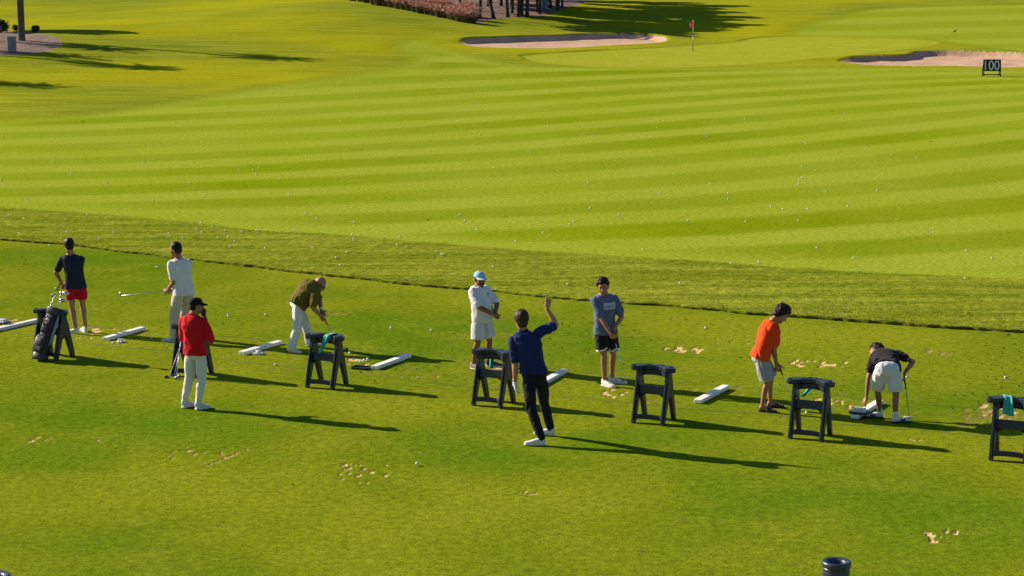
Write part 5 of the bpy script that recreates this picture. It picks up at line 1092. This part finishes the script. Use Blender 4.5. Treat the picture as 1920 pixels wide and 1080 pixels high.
# ---------- 6: coach in navy polo, arm raised
def person_coach():
    z = zoomer(940, 545, 3.6); g = lambda u, v: G(*z(u, v)); c = (g(270, 1035) + g(325, 980)) / 2
    p = Person("coach in a dark blue polo and black trousers raising his right arm", c, skin("skin_coach", (.40, .19, .105)), 1.02); Y = c.y; w = lambda u, v, dy=0: p.L(WP(*z(u, v), Y + dy)); l = lambda u, v: p.L(g(u, v))
    hl, tl = l(292, 1042), l(155, 1040); hr, tr = l(352, 978), l(352, 978) + flat(160) * .29
    p.torso(w(221, 562), w(185, 370, -.02), w(150, 268, .02), flat(-6), flat(-2)); sr, sl = p.shoulders(.195, .085, (0, .0), (0, -.03)); sr = w(252, 285, 0); hpr, hpl = p.hips(.085)
    kr = p.leg(hpr, ank(hr, tr, .09), flat(110), .76); kl = p.leg(hpl, ank(hl, tl, .09), flat(175), .76)
    wl = w(92, 625, .02); el = p.arm(sl, wl, flat(-60), 1.05); wr = w(308, 122, .05); er = p.arm(sr, wr, Vector((.9, -.2, -.35)), 1.05, .26, .25)
    p.hand(wr, UP + flat(0) * .18, flat(75), flat(180) + UP * .2, (.08, .1, .1), spread=.12, tc=.1); p.hand(wl, UP * -1 + flat(170) * -.12, flat(0), flat(95), (.35, .4, .3))
    p.head(w(134, 198, .03), flat(108) + Vector((0, 0, .02))); p.face(); p.hair(H_BROWN, .020, .055, -.095, .014, 6, -.045, .012); p.fin()
    gl = MB(); p.hand(wl, UP * -1 + flat(170) * -.12, flat(0), flat(95), (.35, .4, .3), into=gl, g=.004); gl.cap(wl + UP * .02, wl - UP * .02, .033, .033); p.part("glove", gl, mat("white_glove", (.76, .76, .77), .7, .2, .2, 60), .006, 1)
    p.band(wl + UP * .045, wl + UP * .09, .033, mat("gold_watch", (.45, .32, .14), .4, .4, 0, 0, 0, 1, .8), "wristwatch", .014)
    m = cloth("navy_polo", (.013, .021, .095)); o = p.shirt(m, [slv(sr, er, 1, .80, .076, .072), slv(sl, el, 1, .78, .074, .076)], -.02, .024, .014, .009, 11.5)
    b = MB(); n = p.neck; b.loft([(n - p.up2 * .03, p.cr * .080, p.cf * .076), (n + p.up2 * .02, p.cr * .072, p.cf * .068), (n + p.up2 * .028, p.cr * .064, p.cf * .060)], 20); p.part("collar", b, m, .006, 2)
    p.trousers(cloth("black_trousers_cloth", (.013, .013, .020), .2), [(hpr, kr, ank(hr, tr, .11)), (hpl, kl, ank(hl, tl, .11))], .010, .10, .008, 12.2, .056)
    p.shoe(hl, tl); p.shoe(hr, tr, sole=mat("grey_sole", (.42, .41, .40), .7)); return p
person_coach()

# ---------- 7: boy in printed T-shirt
def person_print():
    z = zoomer(1090, 510, 4.7); g = lambda u, v: G(*z(u, v)); c = (g(220, 1020) + g(300, 975)) / 2
    p = Person("boy in a grey-blue printed T-shirt and black shorts with white trim, facing the viewer", c, skin("skin_print_boy", (.34, .16, .092)), 1.03); Y = c.y; w = lambda u, v, dy=0: p.L(WP(*z(u, v), Y + dy)); l = lambda u, v: p.L(g(u, v))
    f = flat(-62); hr, tr = l(188, 1000), l(188, 1000) + flat(-50) * .28; hl, tl = l(243, 978), l(243, 978) + flat(-14) * .29
    p.torso(w(212, 494), w(206, 295), w(200, 190, -.02), flat(-166), flat(-160)); sr, sl = p.shoulders(.175, .08); hpr, hpl = p.hips(.085)
    kr = p.leg(hpr, ank(hr, tr), f, .92); kl = p.leg(hpl, ank(hl, tl), f, .92)
    wr = w(262, 545, -.30); er = p.arm(sr, wr, flat(200) + UP * -.3, .95); wl = w(286, 508, -.20); el = p.arm(sl, wl, flat(20) + UP * -.1, .95)
    e = g(395, 985); cd = (e - (p.o + w(292, 590, -.26))).normalized(); p.hand(wr, cd + flat(-10) * .2, flat(60), flat(-70), (.9, 1.1, .9)); p.hand(wl, cd, flat(-140), flat(-70), (.9, 1.1, .9))
    p.head(w(192, 132, -.05), flat(-100) + Vector((0, 0, -.12)), Vector((-.12, 0, 1)), 1.0); p.face(brows=H_BLACK); p.hair(H_BLACK, .016, .056, -.07, .016, 8, -.015, .024); p.fin()
    o = p.shirt(cloth("greyblue_jersey", (.105, .125, .215)), [slv(sr, er, 1.0, .76, .066, .068), slv(sl, el, 1.0, .76, .066, .068)], .095, .018, .014, .008, 13.5)
    sh, hems = p.shorts(cloth("black_shorts_cloth", (.012, .012, .014)), [(hpr, kr), (hpl, kl)], .014, .05, .108, .005, 3.9, .78); wm = cloth("white_trim", (.75, .75, .75))
    for (e_, d_, x_, y_) in hems:
        b = MB(); n = 26; vs = []; fs = []
        for i in range(n):
            t = 2 * math.pi * i / n; q = x_ * math.cos(t) + y_ * math.sin(t); ap = max(0, 1 - abs(((t * 1.0 + .35) % math.pi) - math.pi / 2) / .5) * .03
            for rr, hh in ((.1125, .006), (.1125, -.02), (.104, -.02), (.104, .006)): vs.append(e_ + q * rr + d_ * (hh - .004 - ap))
        for i in range(n):
            j = (i + 1) % n
            for k_ in range(4): fs.append((i * 4 + k_, j * 4 + k_, j * 4 + (k_ + 1) % 4, i * 4 + (k_ + 1) % 4))
        b.add(vs, fs); b.build("hem_trim", wm, sh)
    # the printed panel on the chest
    tree = BVHTree.FromPolygons([v.co for v in o.data.vertices], [tuple(f_.vertices) for f_ in o.data.polygons]); ctr = p.chest + p.up2 * .005 - p.cr * .035; X = -p.cr; U = (p.up2 + X * .10).normalized()
    def stick(a, h, off):
        q = ctr + X * a + U * h; hit = tree.ray_cast(q + p.cf * .6, -p.cf)[0]; return (hit if hit else q + p.cf * .13) + p.cf * off
    vs = []; fs = []; nx, nz = 22, 9
    for i in range(nx):
        a = i / (nx - 1) * 2 - 1; low = -.052 - .012 * abs(math.sin(a * math.pi)) * (1 if abs(a) > .03 else 0) + .006
        for j in range(nz): t = j / (nz - 1); vs.append(stick(a * .105, low + (.05 - low) * t, .0035))
    for i in range(nx - 1):
        for j in range(nz - 1): q = i * nz + j; fs.append((q, q + nz, q + nz + 1, q + 1))
    b = MB(); b.add(vs, fs); pn = b.build("print_panel", mat("print_pale", (.42, .47, .58), .8, .1), o)
    me = digits(None, "Levi's", .1, None, None, extrude=0); xs = [v.co.x for v in me.vertices]; ys = [v.co.y for v in me.vertices]; sx = .17 / (max(xs) - min(xs)); sy = .062 / (max(ys) - min(ys)); mx, my = (max(xs) + min(xs)) / 2, (max(ys) + min(ys)) / 2
    bm = bmesh.new(); bm.from_mesh(me); bmesh.ops.subdivide_edges(bm, edges=[e_ for e_ in bm.edges if e_.calc_length() > .02], cuts=2); bmesh.ops.triangulate(bm, faces=list(bm.faces))
    for v in bm.verts: v.co = stick((v.co.x - mx) * sx, (v.co.y - my) * sy + .002, .0065)
    bm.to_mesh(me); bm.free(); me.materials.clear(); link("lettering", me, mat("print_dark", (.055, .065, .125), .8, .1), pn)
    m = mat("cream_knit", (.70, .64, .56), .75, .2, .3, 70, .12, 30); p.shoe(hr, tr, m); p.shoe(hl, tl, m)
    club(p.o + w(278, 540, -.26) - cd * .06, e + UP * .02, "pale shafted golf club held low by the boy in the printed T-shirt", "iron", toe=flat(-160), shaft_mat=mat("pale_shaft", (.55, .62, .72), .35, .5)); return p
person_print()

# ---------- 8: boy in orange-red, addressing a ball
def person_orange():
    z = zoomer(1390, 560, 4.7); g = lambda u, v: G(*z(u, v)); c = (g(210, 1010) + g(280, 965)) / 2
    p = Person("curly haired boy in an orange-red T-shirt and grey shorts looking down at his club", c, skin("skin_orange_boy", (.33, .155, .09)), .97); Y = c.y; w = lambda u, v, dy=0: p.L(WP(*z(u, v), Y + dy)); l = lambda u, v: p.L(g(u, v))
    f = flat(-4); hr, tr = l(158, 995), l(158, 995) + flat(-12) * .25; hl, tl = l(228, 958), l(228, 958) + flat(0) * .25
    p.torso(w(172, 492), w(226, 320), w(282, 192), flat(-84), flat(-80)); sr, sl = p.shoulders(.165, .075, (.04, 0), (.04, 0)); hpr, hpl = p.hips(.08)
    kr = p.leg(hpr, ank(hr, tr), f, .9, 1.03); kl = p.leg(hpl, ank(hl, tl), f, .9, 1.03)
    wr = w(310, 598, -.04); er = p.arm(sr, wr, flat(200) + UP * -.2, .9); wl = w(318, 585, .06); el = p.arm(sl, wl, flat(180) + UP * -.2, .9)
    e = g(468, 935); cd = (e - (p.o + w(325, 640, 0))).normalized(); p.hand(wr, cd + UP * -.2, flat(90), flat(0), (.9, 1.1, .9)); p.hand(wl, cd + UP * -.2, flat(-90), flat(0), (.9, 1.1, .9))
    p.head(w(352, 142), flat(-6) + Vector((0, 0, -.75)), Vector((.5, 0, 1)), .97); p.face(brows=H_BLACK); p.hair(hairm("dark_curls", (.020, .010, .008)), .028, .050, -.075, .030, 10, -.02, .028)
    p.shoe(hr, tr, slide=-1); p.shoe(hl, tl, slide=1); p.fin()
    p.shirt(cloth("orange_jersey", (.74, .06, .008)), [slv(sr, er, 1, .68, .068, .070), slv(sl, el, 1, .68, .068, .070)], .06, .022, .018, .009, 15.5)
    p.shorts(cloth("grey_shorts_cloth", (.33, .32, .34)), [(hpr, kr), (hpl, kl)], .022, .04, .112, .008, 4.4, .92)
    club(p.o + wr.lerp(wl, .5) - cd * .06 + f * .03, e + UP * .02, "steel golf club pointed at the ground by the boy in orange-red", "iron", toe=flat(10)); return p
person_orange()

# ---------- 9: boy in black, stooping for a ball
def person_stoop():
    z = zoomer(1580, 635, 6.35); g = lambda u, v: G(*z(u, v)); c = (g(430, 935) + g(620, 1000)) / 2
    p = Person("boy in a black T-shirt and white shorts stooping to reach for a ball", c, skin("skin_stoop_boy", (.26, .115, .065)), 1.0); Y = c.y; w = lambda u, v, dy=0: p.L(WP(*z(u, v), Y + dy)); l = lambda u, v: p.L(g(u, v))
    hl, tl = l(470, 945), l(470, 945) + flat(172) * .25; hr, tr = l(592, 1005), l(592, 1005) + flat(12) * .26
    p.torso(w(528, 372, -.12), w(520, 225, .30), w(455, 165, .43), flat(-4), flat(-2)); sr, sl = p.shoulders(.18, .05); sr = w(655, 185, .33); sl = w(385, 215, .40); hpr, hpl = p.hips(.105)
    kr = p.leg(hpr, ank(hr, tr), flat(60), .9); kl = p.leg(hpl, ank(hl, tl), flat(120), .9)
    wl = w(282, 700, .22); el = p.arm(sl, wl, flat(180) + UP * .1, .9); wr = w(735, 412, .02); er = p.arm(sr, wr, flat(0) + flat(-90) * .3, .9, .27, .25)
    p.hand(wl, UP * -1 + flat(190) * .45, flat(20), flat(110), (.5, .7, .5)); p.hand(wr, UP * -1 + flat(-90) * .2, flat(180), flat(-90), (.9, 1.1, .9))
    p.head(w(392, 150, .50), flat(160) + Vector((0, 0, -.75)), Vector((-.3, .9, -.15)), .97); p.face(); p.hair(hairm("black_curls", (.014, .009, .008)), .022, .055, -.075, .026, 12, -.02, .012)
    p.fin()
    p.shirt(cloth("black_jersey", (.016, .014, .018)), [slv(sr, er, 1, .45, .070, .070), slv(sl, el, 1, .62, .070, .072)], -.005, .030, .020, .008, 17.5)
    p.shorts(cloth("white_sport_cloth", (.60, .60, .63)), [(hpr, kr), (hpl, kl)], .014, -.02, .104, .008, 5.1, .84, True)
    sk_ = cloth("white_sock", (.62, .61, .61)); p.shoe(hl, tl, slide=1, ankle=ank(hl, tl), sock=sk_); p.shoe(hr, tr, slide=-1, ankle=ank(hr, tr), sock=sk_)
    e = g(793, 950); club(p.o + w(728, 405, .02) , e + UP * .015, "dark shafted golf club the stooping boy leans on, white head on the grass", "putter_white", toe=flat(180), shaft_mat=M_BLACK); return p
person_stoop()
